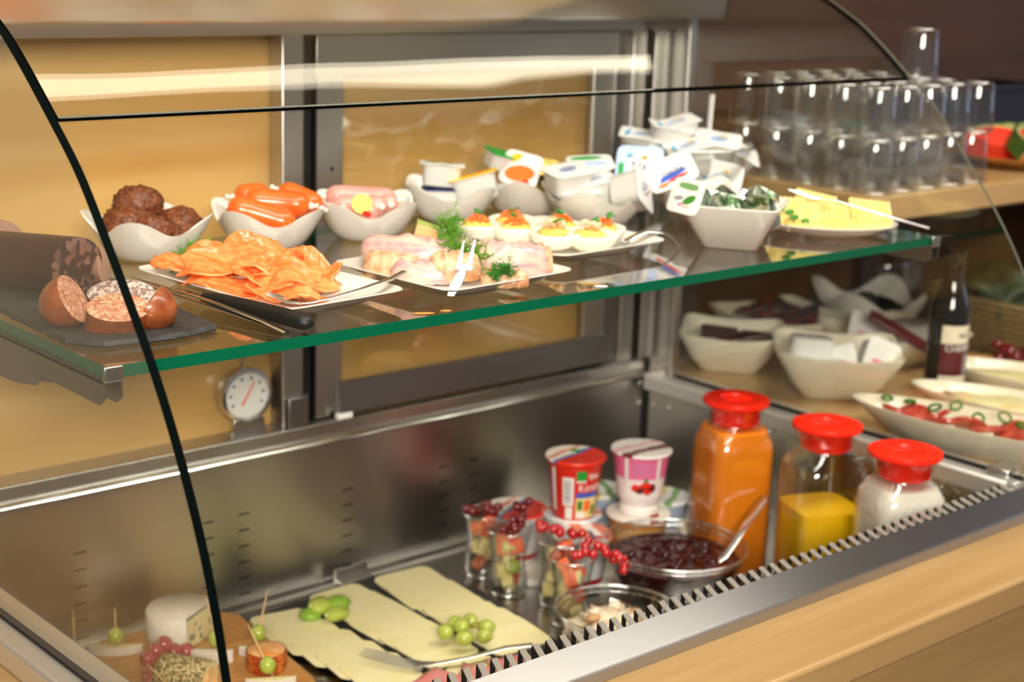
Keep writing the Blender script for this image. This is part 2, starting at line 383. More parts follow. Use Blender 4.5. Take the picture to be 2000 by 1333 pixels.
# curved upper front glass, open below for serving
fg = smooth(upper+front[:3]+[(.0690, 1.4015)])
fl = [p+Vector((.0018, -.0030))*1.6 for p in fg]
g = G(); n = len(fg); x0, x1 = .002, 1.197
g.rings([[(x, p.x, p.y) for p in fg] for x in (x0, x1)], 0, closed=False)
g.rings([[(x, p.x, p.y) for p in fl] for x in (x0, x1)], 0, closed=False)
g.add([(x0, *fg[-1]), (x1, *fg[-1]), (x1, *fl[-1]), (x0, *fl[-1])], [(0, 1, 2, 3)], 1)
for x in (x0, x1): g.rings([[(x, p.x, p.y) for p in fg], [(x, p.x, p.y) for p in fl]], 1, closed=False)
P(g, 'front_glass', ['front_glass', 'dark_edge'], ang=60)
# canopy under the top of the glass
P(G().rings([[(x, .40, 1.4575), (x, .394, 1.463), (x, .385, 1.530), (x, .555, 1.536), (x, .555, 1.4575)] for x in (.002, 1.198)], cap0=True, cap1=True), 'canopy', 'steel')
P(G().box(.0, 1.2, .505, .552, 1.436, 1.4575), 'canopy_rail', 'steel', bevel=.001)
# rear posts and the sliding door between them
P(G().box(.521, .563, .522, .552, .923, 1.436), 'post', 'steel', bevel=.002)
P(G().box(.524, .556, .512, .524, .923, .966), 'post_foot', 'dark_steel', bevel=.002)
P(G().box(.553, .563, .5205, .5225, .966, 1.436), 'post_groove', 'rubber')
P(G().box(1.116, 1.143, .530, .552, .923, 1.436), 'post', 'dark_steel', bevel=.002)
P(G().box(1.143, 1.171, .520, .552, .923, 1.436), 'post', 'steel', bevel=.002)
P(G().box(1.171, 1.184, .535, .552, .923, 1.436), 'post_groove', 'rubber')
P(G().box(1.184, 1.200, .515, .552, .923, 1.436), 'post', 'steel', bevel=.002)
P(G().box(1.199, 1.204, .462, .552, .905, 1.455), 'corner_plate', 'satin_steel')
P(G().box(1.190, 1.206, .452, .464, .905, 1.455), 'corner_post', 'steel', bevel=.002)
P(G().box(.574, .619, .528, .540, .926, 1.434), 'door_stile', 'steel', bevel=.0015); P(G().box(1.072, 1.116, .530, .540, .926, 1.434), 'door_stile', 'steel', bevel=.0015)
P(G().box(.574, 1.116, .524, .541, 1.383, 1.434), 'door_top_rail', 'steel', bevel=.0015)
P(G().rings([[(x, .516, .930), (x, .530, .930), (x, .530, .972), (x, .522, .972)] for x in (.61, 1.116)], cap0=True, cap1=True), 'door_bottom_rail', 'dark_steel')
P(G().box(.619, 1.072, .534, .537, .97, 1.384), 'door_pane', 'mirror_pane')
P(G().box(.5735, .577, .527, .541, .926, 1.434), 'door_seal', 'rubber')
P(G().ball((.601, .5275, 1.262), (.003, .001, .003), 10, 6), 'door_hole', 'rubber')
P(G().box(.604, .628, .513, .522, .923, .931), 'door_stop', 'print_white', bevel=.001)
# ---------------------------------------------------------------- glass shelf on its brackets
sh = thing('glass_shelf', 'thick green-edged glass shelf crossing the middle of the display case', 'shelf', (0, 0, 1.189))
g = G().box(.0045, 1.1955, 0, .47, 0, .011); g.m = [0, 0, 1, 1, 1, 1]; g.build('glass_plate', ['shelf_glass', 'glass_edge'], sh)
for s, x in ((1, .0005), (-1, 1.1995)):
    side = [(-.002, -.001), (-.002, -.017), (.008, -.0235), (.115, -.022), (.13, -.034), (.165, -.040), (.44, -.055), (.47, -.055), (.47, -.001)]
    for dx in (0, .0155):
        xa = x+s*dx; xb = xa+s*.002
        br = G().rings([[(q, y, z) for y, z in side] for q in (xa, xb)], cap0=True, cap1=True).build('bracket', 'dark_steel', sh)
    G().box(min(x, x+s*.018), max(x, x+s*.018), -.004, -.0005, -.002, .0115).build('shelf_clip', 'satin_steel', sh, bevel=.0012)
    G().box(min(x, x+s*.016), max(x, x+s*.016), .0, .45, -.0035, -.0008).build('shelf_rest', 'dark_steel', sh)
# drips beside the plates
mat('juice', '#c98b45', .15, coat=.5); mat('water', '#e9eef0', .05, alpha=1, coat=1)
# ================================================================ things on the glass shelf
S = 1.2002
mat('blood', '#3a1a14', .35, bump=.2, bscale=120, col2='#2a120e'); mat('casing', '#7a3a1c', .32, bump=.25, bscale=160, col2='#9a5228', vscale=60, coat=.3)
cellmat('blood_cut', ['#22100d', '#75503f', '#22100d', '#2b130f', '#6a463a', '#1e0d0a', '#5b392f', '#2b130f'], 135, .3)
cellmat('meat_cut', ['#b8795a', '#c98f70', '#a8664a', '#d8a888', '#b57a5c'], 420, .35, sss=.1)
cellmat('grey_cut', ['#9a8078', '#b8a298', '#806560', '#c9b8ae'], 380, .35)
mat('liver', '#8c6250', .4, col2='#7a5244', vscale=40)
mat('liver_cut', '#b48a76', .4, col2='#a57a66', vscale=300)
mat('meatball', '#8a4a26', .5, bump=1, bscale=330, col2='#4a2410', vscale=220, coat=.15)
mat('frank', '#e8732c', .25, sss=.1, coat=.25, col2='#da5f1e', vscale=25); mat('pale_frank', '#e2a79b', .28, sss=.2, coat=.3, col2='#d4938a', vscale=30)
mat('casing_knot', '#e6dccb', .5)
mat('salmon', '#ee6a24', .25, sss=.25, coat=.35, col2='#f59a5c', vscale=16, stretch=(1.5, 9, 4), bump=.2, bscale=110)
mat('trout', '#e2bd98', .35, sss=.15, coat=.25, col2='#b5794e', vscale=70, bump=.7, bscale=140)
mat('trout_skin', '#e0b9a4', .28, sss=.15, coat=.3, col2='#b99095', vscale=42, stretch=(.5, 2.5, 2.5), bump=.45, bscale=130, thr=(.4, .62))
mat('dill', '#6fa52a', .5, col2='#4f8a1e', vscale=60); mat('herb', '#3f8f2c', .4, col2='#2f7324', vscale=80)
mat('melon', '#f5b97e', .4, sss=.2); mat('melon_rind', '#9fb257', .5)
mat('egg_white', '#ebe5d3', .25, sss=.25); mat('yolk', '#efb648', .5, bump=.6, bscale=300, col2='#f6cf7a', vscale=150)
mat('caviar', '#ff7418', .12, sss=.3, coat=.6); mat('shrimp', '#d99a5e', .4, sss=.2, col2='#efd2b0', vscale=60)
mat('foil', (.84, .84, .84, 1), .22, 1, bump=.4, bscale=90); mat('gold_foil', '#e2c36a', .25, .85, bump=.6, bscale=90)
mat('lime_fat', '#d6ce35', .4)
mat('butter', '#e6d27c', .45, sss=.1, col2='#ecdd9a', vscale=40)

def wavy_bowl(name='bowl', parent=None, R=.0735, tip=.052, dip=.019, rb=.030, n=64, nu=12):
    # square bowl whose four corners rise to points
    def ring(u, off):
        r = []
        for j in range(n):
            a = 2*pi*j/n; k = (1+cos(4*a))/2
            rr = R*(.80+.20*k**1.5)-off; zr = tip-dip*(1-k**1.15)
            q = u**.72; r.append(((rb-off*.5+(rr-rb+off*.5)*q)*cos(a), (rb-off*.5+(rr-rb+off*.5)*q)*sin(a), (off*1.6)*(1-u)+zr*u**1.25))
        return r
    g = G(); g.rings([ring(i/nu, 0) for i in range(nu+1)]+[ring(1-i/nu, .0034) for i in range(nu+1)], cap0=True, cap1=True)
    return g.build(name, 'porcelain', parent, ang=70)
def bowl_thing(label, loc, rz, group=None, **k):
    t = thing('bowl', label, 'bowl', loc, rz, group); wavy_bowl('bowl_body', t, **k); return t
BW = 'wavy white porcelain bowls on the glass shelf'
bowl_thing('wavy white bowl of meatballs, leftmost bowl on the glass shelf', (.262, .398, S), -.72)
bowl_thing('wavy white bowl holding orange sausages', (.410, .384, S), -1.155)
bowl_thing('wavy white bowl holding pale pink sausages and a yellow tag', (.545, .374, S), -1.33)
bowl_thing('wavy white bowl holding a green-lidded tub on another tub', (.716, .424, S), -1.50)
bowl_thing('wavy white bowl half hidden behind, holding gold foil portions', (.842, .418, S), -.85)
bowl_thing('wavy white bowl holding plain white-lidded tubs behind the eggs', (.860, .300, S), -.985)
bowl_thing('wavy white bowl behind the square bowl, with blue-lidded tubs', (1.012, .250, S), -1.15)
# meatballs
def meatball(x, y, z, r, s, label, rot=0):
    tag(G().ball((0, 0, 0), (r*1.15, r, r*.86), 40, 28, amp=.17, fr=170, seed=s).build('meatball', 'meatball', None, (x, y, z), (0, .2, rot), ang=180), label, 'meatball')
meatball(.243, .402, S+.037, .027, 1, 'meatball half hidden behind the dark glass edge')
meatball(.262, .417, S+.056, .0265, 2, 'topmost meatball of the bowl', .4)
meatball(.291, .380, S+.035, .026, 3, 'meatball at the right side of its bowl', 1.2)
meatball(.255, .372, S+.034, .022, 4, 'meatball low in the bowl under the topmost one', .2)
# sausages with tied ends
def sausage(name, label, a, b, r, m, knot='casing_knot', bow=.004, ends=True, cat='sausage'):
    a = Vector(a); b = Vector(b); L = (b-a).length; t = thing(name, label, cat, tuple(a), (0, 0, 0))
    t.rotation_euler = (b-a).to_track_quat('X', 'Z').to_euler()
    pts = []; rs = []
    for i in range(17):
        u = i/16; e = min(u, 1-u)*L/r; k = math.sqrt(max(.03, 1-(1-min(e, 1))**2)); pts.append((u*L, bow*sin(pi*u), 0)); rs.append(r*k)
    G().tube(pts, rs, 20).build('casing', m, t, ang=80)
    if ends:
        for u, d in ((0, -1), (L, 1)):
            G().ball((u+d*.001, 0, 0), (.0045, .004, .004), 10, 8, amp=.1, seed=u).tube([(u+d*.003, 0, 0), (u+d*.009, .001, .001)], [.0018, .0035], 6).build('knot', knot, t)
    return t
sausage('sausage', 'orange sausage lying along the front of its bowl, knot at the left', (.360, .392, S+.051), (.424, .346, S+.030), .0160, 'frank')
sausage('sausage', 'orange sausage across the middle of the orange pile', (.386, .398, S+.055), (.448, .352, S+.050), .0155, 'frank')
sausage('sausage', 'orange sausage at the right end of the orange pile, slanting down', (.438, .406, S+.062), (.468, .360, S+.044), .0150, 'frank')
sausage('sausage', 'orange sausage at the back of the orange pile', (.394, .432, S+.054), (.428, .408, S+.058), .0140, 'frank')
sausage('sausage', 'pale pink sausage lying across the back of its bowl', (.510, .412, S+.048), (.586, .366, S+.044), .0150, 'pale_frank')
sausage('sausage', 'pale pink sausage showing its round end in the middle of its bowl', (.546, .346, S+.042), (.570, .408, S+.036), .0135, 'pale_frank')
sausage('sausage', 'pale pink sausage at the right of its bowl, clip at its end', (.563, .348, S+.043), (.592, .392, S+.040), .0120, 'pale_frank')
sausage('sausage', 'pale pink sausage with a red clip low at the front of its bowl', (.530, .350, S+.034), (.556, .366, S+.030), .0120, 'pale_frank', 'print_red')
sausage('sausage', 'pale pink sausage at the left behind the yellow tag', (.506, .390, S+.040), (.548, .372, S+.036), .0140, 'pale_frank')
mat('pale_yellow', '#e3d562', .5)
tg = tag(G().lathe([(0, -.0006), (.0125, -.0006), (.0125, .0006), (0, .0006)], 18).build('food_tag', 'pale_yellow', None, (.5265, .358, S+.0455), (RAD(62), 0, RAD(-38))), 'round yellow paper tag leaning on the pale pink sausages', 'tag')

# slate with cut sausages on the left
def slate_slab(name, label, pts, z, t=.006, seed=0):
    rnd = random.Random(seed); o = []
    n = len(pts)
    for i in range(n):
        a = Vector(pts[i]); b = Vector(pts[(i+1) % n]); L = (b-a).length; k = max(2, int(L/.006))
        for j in range(k):
            p = a.lerp(b, j/k); o.append((p.x+rnd.uniform(-1, 1)*.0013, p.y+rnd.uniform(-1, 1)*.0013))
    m = len(o); c = (sum(p[0] for p in o)/m, sum(p[1] for p in o)/m)
    R = [[(c[0]+(x-c[0])*s+rnd.uniform(-1, 1)*e, c[1]+(y-c[1])*s+rnd.uniform(-1, 1)*e, q) for x, y in o] for s, q, e in ((.985, 0, 0), (1, t*.35, .0008), (.992, t*.7, .0008), (.985, t, .0004))]
    return tag(G().rings(R, cap0=True, cap1=True).build(name, 'slate', None, (0, 0, z), ang=25), label, 'slate board')
slate_slab('slate_board', 'dark slate board with ragged edges under the cut sausages', [(.010, .085), (.030, .055), (.095, .046), (.146, .058), (.168, .29), (.152, .32), (.035, .318), (.014, .25)], S+.0002, seed=3)
def cut_sausage(label, face, normal, r, L, skin, cut, asp=.86, seed=0, tilt=0, round_end=True, name='sausage_piece'):
    # piece of sausage: cut face centre, outward normal of the face, length behind it
    t = thing(name, label, 'sausage', face); nq = Vector(normal).normalized()
    t.rotation_euler = nq.to_track_quat('Z', 'Y').to_euler()
    n = 36; pr = [(r*.985, -.0004), (r, -.003)]
    for i in range(1, 9):
        u = i/8; pr.append((r*(1.0 if not round_end else math.sqrt(max(.02, 1-max(0, (u*L-(L-r))/r)**2)) if u*L > L-r else 1.0), -u*L))
    G().rings([[(q*cos(2*pi*j/n)*(1+.02*noise.noise(Vector((j*.4, seed, z*30)))), q*sin(2*pi*j/n)*asp, z) for j in range(n)] for q, z in pr], cap1=True).build('skin', skin, t, ang=60)
    G().rings([[(q*cos(2*pi*j/n), q*sin(2*pi*j/n)*asp, z) for j in range(n)] for q, z in ((r*.985, -.0004), (r*.8, .0004), (r*.4, .0006))], cap1=True).build('cut_face', cut, t, ang=60)
    return t
cut_sausage('thick dark blood sausage with a marbled cut end, on the slate', (.101, .244, S+.0345), (.36, -.93, .05), .0365, .13, 'blood', 'blood_cut', .76, 1, round_end=False)
cut_sausage('grey-brown liver sausage lying behind the blood sausage', (.092, .392, S+.0300), (.30, -.95, .05), .0290, .06, 'liver', 'liver_cut', .95, 2, round_end=False)
cut_sausage('pale liver sausage end standing behind the right side of the blood sausage', (.139, .262, S+.0270), (.70, -.70, .15), .0200, .035, 'liver', 'liver_cut', .95, 3)
cut_sausage('brown sausage end at the left of the slate, cut face tilted to the right', (.041, .130, S+.0300), (.62, -.62, .48), .0270, .033, 'casing', 'meat_cut', .88, 4)
cut_sausage('brown sausage slice at the front of the slate, cut face up', (.062, .087, S+.0275), (-.12, -.42, .9), .0285, .0215, 'casing', 'meat_cut', .72, 5, round_end=False)
cut_sausage('brown sausage end at the right of the slate behind the glass edge', (.094, .093, S+.0250), (-.55, .40, .5), .0250, .029, 'casing', 'meat_cut', .85, 6)
cut_sausage('greyish slanted sausage slice behind the brown pieces', (.110, .172, S+.0190), (-.35, -.45, .82), .0330, .014, 'liver', 'grey_cut', .55, 7, round_end=False)
# tongs and knife
tg = thing('serving_tongs', 'slim steel tongs lying on the slate with their end towards the shelf edge', 'tongs', (0, 0, S))
for dx, dz in ((0, .0), (.0022, .0036)):
    G().tube([(.163+dx, .254, .0108+dz), (.170+dx, .180, .0098+dz), (.178+dx*.8, .110, .0078+dz), (.186, .045, .0048+dz*.7), (.190, .010, .0018+dz*.2)], [(.0012, .0007), (.0030, .0007), (.0040, .0008), (.0044, .0008), (.0038, .0008)], 10).build('arm', 'bright_steel', tg)
kn = thing('kitchen_knife', 'kitchen knife with a black plastic handle beside the salmon plate', 'knife', (0, 0, S))
G().tube([(.189, .152, .0085), (.193, .125, .0095), (.199, .085, .0100), (.206, .040, .0100), (.2105, .012, .0092), (.2115, .004, .0088)], [(.0065, .006), (.0086, .0075), (.0088, .0078), (.0098, .0082), (.0092, .008), (.0045, .004)], 14).build('handle', 'rubber', kn, ang=70)
G().rings([[(.183, .154, .009), (.1955, .152, .009), (.1955, .152, .0098), (.183, .154, .0098)], [(.168, .235, .008), (.1815, .233, .0082), (.1815, .233, .0088), (.168, .235, .0086)], [(.160, .290, .008), (.162, .290, .0082), (.162, .290, .0086), (.160, .290, .0083)]], cap0=True, cap1=True).build('blade', 'bright_steel', kn, ang=20)

# square plates
def plate(label, loc, rz, w, l, h=.016, cat='plate', c=.010, sag=0):
    # rectangular plate with an upturned rim whose corners sharpen upwards
    def ring(k, z, e):
        r = []; n = 64
        for j in range(n):
            a = 2*pi*(j+.5)/n; cc, d = cos(a), sin(a); q = (abs(cc)**e+abs(d)**e)**(-1/e); r.append((q*cc*(w/2-k), q*d*(l/2-k), z))
        return r
    g = G().rings([ring(.030, 0, 4), ring(.026, .0005, 5), ring(.012, h*.55, 8), ring(0, h-.001, 14), ring(0, h, 14), ring(.0028, h, 14), ring(.014, h*.62, 8), ring(.026, .0048, 5), ring(.04, .0042, 4)], cap0=True, cap1=True)
    return tag(g.build('plate', 'porcelain', None, loc, (0, 0, rz), ang=50), label, cat)
plate('rectangular white plate under the smoked salmon slices', (.274, .172, S), RAD(5), .158, .255)
plate('square white plate under the smoked trout pieces', (.4765, .122, S), RAD(4), .190, .190)
plate('square white plate under the stuffed egg halves', (.700, .208, S), RAD(3), .190, .212)

# smoked salmon slices, folded
def salmon(label, c, rz, L, Wd, A, seed, waves=1.6, ph=0, tilt=0, curl=.008):
    # a soft ribbon of fish: waves along its length, curled edges, leaning on what lies under it
    rnd = random.Random(seed); ct, st = cos(tilt), sin(tilt)
    def f(u, v):
        e = 2*v-1; w = Wd*(1-.5*abs(2*u-1)**5)*(1+.10*sin(u*11+seed))
        x = (u-.5)*L+.004*sin(v*6+seed); y = e*w/2+.007*sin(u*5+seed)
        z = A*(.5+.5*sin(u*2*pi*waves+ph+e*.9))+curl*abs(e)**2.5*(.6+.6*sin(u*8+seed*2+(2 if e > 0 else 0)))
        z += .0016*noise.noise(Vector((x*90, y*90, seed)))+.0006*sin(u*60+v*9)
        return (x, y*ct-z*st, max(.0005, z*ct+y*st+abs(st)*w*.42))
    o = G().grid(f, 48, 22).build('salmon_slice', 'salmon', None, c, (0, 0, rz), ang=180, solid=.0024)
    return tag(o, label, 'salmon')
Sp = S+.0068
salmon('smoked salmon slice spread towards the fork tines', (.252, .108, Sp), RAD(-52), .085, .042, .005, 7, 1.2, 3, .10)
salmon('smoked salmon slice lying flat along the front left of the plate', (.236, .164, Sp), RAD(-60), .125, .045, .007, 3, 1.4, 0, .25)
salmon('smoked salmon slice folded at the left end of the plate', (.234, .236, Sp+.002), RAD(-30), .095, .045, .010, 1, 1.2, 1, .35)
salmon('smoked salmon slice rolled along the back of the plate', (.284, .232, Sp+.007), RAD(-44), .115, .040, .012, 2, 1.5, 2, .55)
salmon('smoked salmon slice in the middle of the pile', (.258, .188, Sp+.008), RAD(-48), .130, .048, .012, 5, 2.0, .5, .42)
salmon('smoked salmon slice standing in the tallest fold', (.272, .208, Sp+.009), RAD(-42), .085, .046, .011, 4, 1.1, 4.2, .58, .010)
salmon('smoked salmon slice in a low fold near the fork neck', (.276, .142, Sp+.004), RAD(-46), .105, .046, .011, 8, 1.8, 1.5, .40)
salmon('smoked salmon slice curled at the right end of the plate', (.296, .154, Sp+.003), RAD(-36), .085, .046, .011, 6, 1.3, 2.6, .50, .010)
# dill
def dill(label, path, r, n, seed, name='dill_sprig', m='dill', ln=.013):
    rnd = random.Random(seed); t = thing(name, label, 'dill', path[0]); o = Vector(path[0]); pts = [Vector(p)-o for p in path]
    G().tube(pts, .0006, 5).build('stem', m, t)
    g = G()
    for i in range(n):
        k = rnd.random()*(len(pts)-1.001); a = pts[int(k)].lerp(pts[int(k)+1], k-int(k))
        d = Vector((rnd.gauss(0, 1), rnd.gauss(0, 1), rnd.gauss(.35, .6))).normalized(); b = a+d*r*rnd.uniform(.4, 1)
        g.tube([a, a.lerp(b, .5)+Vector((0, 0, .001)), b], [.0004, .00035, .0002], 3, cap=False)
        for q in range(4):
            e = a.lerp(b, rnd.uniform(.3, 1)); d2 = (d+Vector((rnd.gauss(0, .7), rnd.gauss(0, .7), rnd.gauss(0, .7)))).normalized()
            g.tube([e, e+d2*r*.45], [.0004, .0002], 3, cap=False)
    tag(g.build('fronds', m, t, ang=180), kind='stuff'); return t
dill('bunch of green dill behind the salmon slices', [(.232, .268, S+.010), (.246, .280, S+.026), (.262, .270, S+.030)], .018, 120, 1)
dill('bright green dill sprig draped over the trout, in front of the melon wedge', [(.492, .150, S+.060), (.478, .136, S+.048), (.470, .108, S+.036), (.480, .072, S+.030)], .019, 190, 2)
dill('dark green dill tuft under the fork on the trout plate', [(.468, .046, S+.014), (.474, .040, S+.024), (.480, .036, S+.028)], .015, 90, 3, m='herb')
# smoked trout
def trout(label, c, rz, L, Wd, H, seed, tilt=0, skin=True):
    def ring(u):
        e = min(1, min(u, 1-u)/.10+.25)**.6
        w = e*Wd*(.55+.45*sin(pi*min(1, max(0, u*.85+.12)))); h = e*H*(.75+.25*sin(pi*(u*.8+.1))); r = []
        for j in range(22):
            a = 2*pi*j/22; x = w/2*cos(a); z = h*max(-.25, sin(a))*(1+.34*noise.noise(Vector((u*7, j*.45, seed))))+.0035*abs(sin(u*26+j*.3+seed))*max(0, sin(a))
            r.append(((u-.5)*L+.003*noise.noise(Vector((j*.8, seed, u*4))), x, z+H*.25+.0022*noise.noise(Vector((u*22, j*.35, seed+5)))))
        return r
    g = G().rings([ring(i/16) for i in range(17)], cap0=True, cap1=True)
    return tag(g.build('trout_fillet', 'trout_skin' if skin else 'trout', None, c, (0, tilt, rz), ang=60), label, 'smoked trout')
Tp = S+.006
trout('smoked trout piece at the left end of the plate', (.414, .148, Tp), RAD(-50), .062, .030, .020, 1, skin=False)
trout('long smoked trout fillet with a pointed end at the back left', (.444, .158, Tp+.012), RAD(-48), .105, .038, .020, 2)
trout('smoked trout piece at the front, above the plate edge', (.428, .106, Tp), RAD(-42), .075, .028, .016, 3)
trout('flaky smoked trout piece left of the fork', (.452, .090, Tp+.003), RAD(-40), .055, .032, .022, 4, skin=False)
trout('smoked trout fillet behind the fork tines', (.508, .124, Tp+.010), RAD(-42), .085, .034, .018, 5)
trout('thick ridged smoked trout piece right of the fork', (.516, .074, Tp+.002), RAD(-38), .080, .042, .029, 6)
trout('small smoked trout flake at the front right of the plate', (.484, .046, Tp), RAD(-40), .050, .024, .012, 7, skin=False)
trout('smoked trout piece at the right end of the plate', (.545, .072, Tp), RAD(-55), .045, .032, .026, 8, skin=False)
ml = thing('melon_wedge', 'orange melon wedge with a green rind standing behind the trout', 'melon', (.488, .188, S+.012), (0, 0, RAD(-38)))
G().prism([(-.018, 0), (.016, 0), (.014, .034), (-.008, .040)], -.008, .008, T=TR(rot=(RAD(90), 0, 0))).build('flesh', 'melon', ml, bevel=.002)
G().rings([[(-.008, y, .0395), (.014, y, .0335), (.0165, y, .0345), (-.008, y, .0425)] for y in (-.008, .008)], cap0=True, cap1=True).build('rind', 'melon_rind', ml)
# forks
def fork(label, pts, parts, w=.0055, tines=4, tip=None, name='fork', spread=.004, flat=.0012):
    # handle along pts (widths in parts), tines from the last point to tip
    t = thing(name, label, 'fork', pts[0]); o = Vector(pts[0]); p = [Vector(q)-o for q in pts]
    G().tube(p, [(q, flat) for q in parts], 12).build('handle', 'bright_steel', t, ang=60)
    e = p[-1]; d = Vector(tip)-o-e; s = d.cross(Vector((0, 0, 1))).normalized()
    for i in range(tines):
        k = (i-(tines-1)/2)*spread*2/max(1, tines-1)
        G().tube([e+s*k*.9-d*.12, e+s*k+d*.3+Vector((0, 0, -.002)), e+s*k+d*.7, e+s*k*.9+d], [(.0013, .0010), (.0014, .0010), (.0012, .0009), (.0004, .0004)], 6).build('tine', 'bright_steel', t)
    return t
fork('slim steel fork resting on the salmon plate, handle over its right corner', [(.376, .078, S+.0275), (.352, .070, S+.0235), (.312, .064, S+.0190), (.276, .062, S+.0150), (.254, .066, S+.0125), (.246, .073, S+.0125)], [.0040, .0046, .0034, .0026, .0030, .0060], tip=(.228, .104, S+.0175), spread=.0055)
fork('curved steel fork resting on the right rim of the egg plate', [(.828, .118, S+.0015), (.822, .124, S+.0140), (.808, .131, S+.0205), (.790, .137, S+.0225), (.768, .138, S+.0175), (.752, .136, S+.0125)], [.0042, .0045, .0045, .0040, .0034, .0055], tip=(.722, .128, S+.0105), spread=.0055)
# leaning up from the plate rim over the fish, its flat side to the front
fb = Vector((0.3944, 0.0254, 1.2085)); n_ = Vector((-.664, -.748, 0)); fx = Vector((.748, -.664, 0))
ff = thing('serving_fork', 'short two-pronged steel fork standing upright in front of the trout', 'fork', tuple(fb))
def fp(u, w, d=0): return fx*u+Vector((0, 0, w))-n_*(w*.75+d)     # u across, w height
def plate_(o, t=.0016):
    # flat piece of the fork cut to the outline o
    q = [fp(u, w) for u, w in o]; m = [v+n_*t*.8+Vector((0, 0, t*.6)) for v in q]
    return G().rings([[tuple(v) for v in q], [tuple(v) for v in m]], cap0=True, cap1=True)
plate_([(-.0035, .0006), (.0035, .0006), (.0105, .011), (.0135, .0185), (.0142, .0235), (.0090, .0245), (.0040, .0200), (-.0015, .0100)]).build('handle', 'bright_steel', ff, bevel=.0004)
plate_([(.0035, .0235), (.0205, .0235), (.0212, .0265), (.0198, .0290), (.0050, .0290), (.0030, .0265)], .0026).build('yoke', 'bright_steel', ff, bevel=.0005)
plate_([(.0045, .0285), (.0095, .0285), (.0115, .0500), (.0108, .0515), (.0095, .0485)]).build('prong', 'bright_steel', ff, bevel=.0003)
plate_([(.0145, .0285), (.0198, .0285), (.0228, .0505), (.0220, .0525), (.0204, .0490)]).build('prong', 'bright_steel', ff, bevel=.0003)
# stuffed egg halves
def egg(label, loc, rz, top, seed, tilt=(0, 0), herb=True):
    rnd = random.Random(seed); t = thing('egg_half', label, 'egg', loc, (tilt[0], tilt[1], rz)); n = 30; a, b, h = .0315, .0235, .0225
    def ring(k, z, s=0): return [((a*k)*cos(2*pi*j/n)*(1+.07*cos(2*pi*j/n)), b*k*sin(2*pi*j/n), z) for j in range(n)]
    G().rings([ring(math.sqrt(max(0.06, 1-(1-i/8)**2)), h*i/8) for i in range(9)]+[ring(.97, h+.0006), ring(.76, h), ring(.6, h-.004)], cap0=True, cap1=True).build('egg_white', 'egg_white', t, ang=80)
    G().ball((0, 0, h-.001), (.0185, .0135, .0065), 18, 10, amp=.25, fr=200, seed=seed).build('yolk_cream', 'yolk', t, ang=180)
    if top == 'caviar':
        g = G()
        for i in range(70):
            q = rnd.random()**.5; an = rnd.uniform(0, 2*pi); hh = (1-q*q)*.0085
            g.ball((q*.0145*cos(an), q*.0105*sin(an), h+.004+hh*rnd.uniform(.3, 1)), .0019, 7, 5)
        tag(g.build('caviar', 'caviar', t, ang=180), kind='stuff')
    else:
        for i in range(3):
            an = i*2.1+seed; c = Vector((.007*cos(an), .005*sin(an), h+.007))
            G().tube([c+Vector((.006*cos(q), .002*sin(q), .006*sin(q))) for q in [k*.55-.2 for k in range(7)]], [.0018, .003, .0036, .0036, .003, .0022, .001], 8).build('shrimp', 'shrimp', t, ang=80)
    if herb:
        for k in (0, 1):
            an = seed*1.3+k*.9; c = Vector((.003*k, -.001, h+.013+.002*k))
            G().grid(lambda u, v: tuple(c+Vector((cos(an)*u*.011-sin(an)*(v-.5)*.008*sin(pi*min(1, u+.12)), sin(an)*u*.011+cos(an)*(v-.5)*.008*sin(pi*min(1, u+.12)), .003*sin(u*2)-.006*(v-.5)**2))), 8, 4).build('herb_leaf', 'herb', t, ang=180, solid=.0004)
    return t
E0 = S+.0055
EG = 'stuffed egg halves'
egg('stuffed egg half with caviar, leftmost on the egg plate', (0.6200, 0.2545, E0), RAD(-40), 'caviar', 1)
egg('stuffed egg half with caviar at the back, topped by a tall leaf', (0.6820, 0.2645, E0), RAD(-20), 'caviar', 3, tilt=(.15, 0))
egg('stuffed egg half with caviar and pale cream, second from the left', (0.6500, 0.2185, E0), RAD(-30), 'caviar', 2)
egg('stuffed egg half with yellow cream and a leaf at the plate front', (0.6700, 0.1725, E0), RAD(-55), 'shrimp', 4, tilt=(.15, 0))
egg('stuffed egg half with caviar behind the cream-topped one', (0.7080, 0.2025, E0), RAD(-25), 'caviar', 6)
egg('stuffed egg half with shrimp at the front right of the plate', (0.6980, 0.1405, E0), RAD(-45), 'shrimp', 5, tilt=(.12, 0))
egg('stuffed egg half with a big heap of caviar, rightmost on the plate', (0.7380, 0.1605, E0), RAD(15), 'caviar', 9, tilt=(.08, 0))
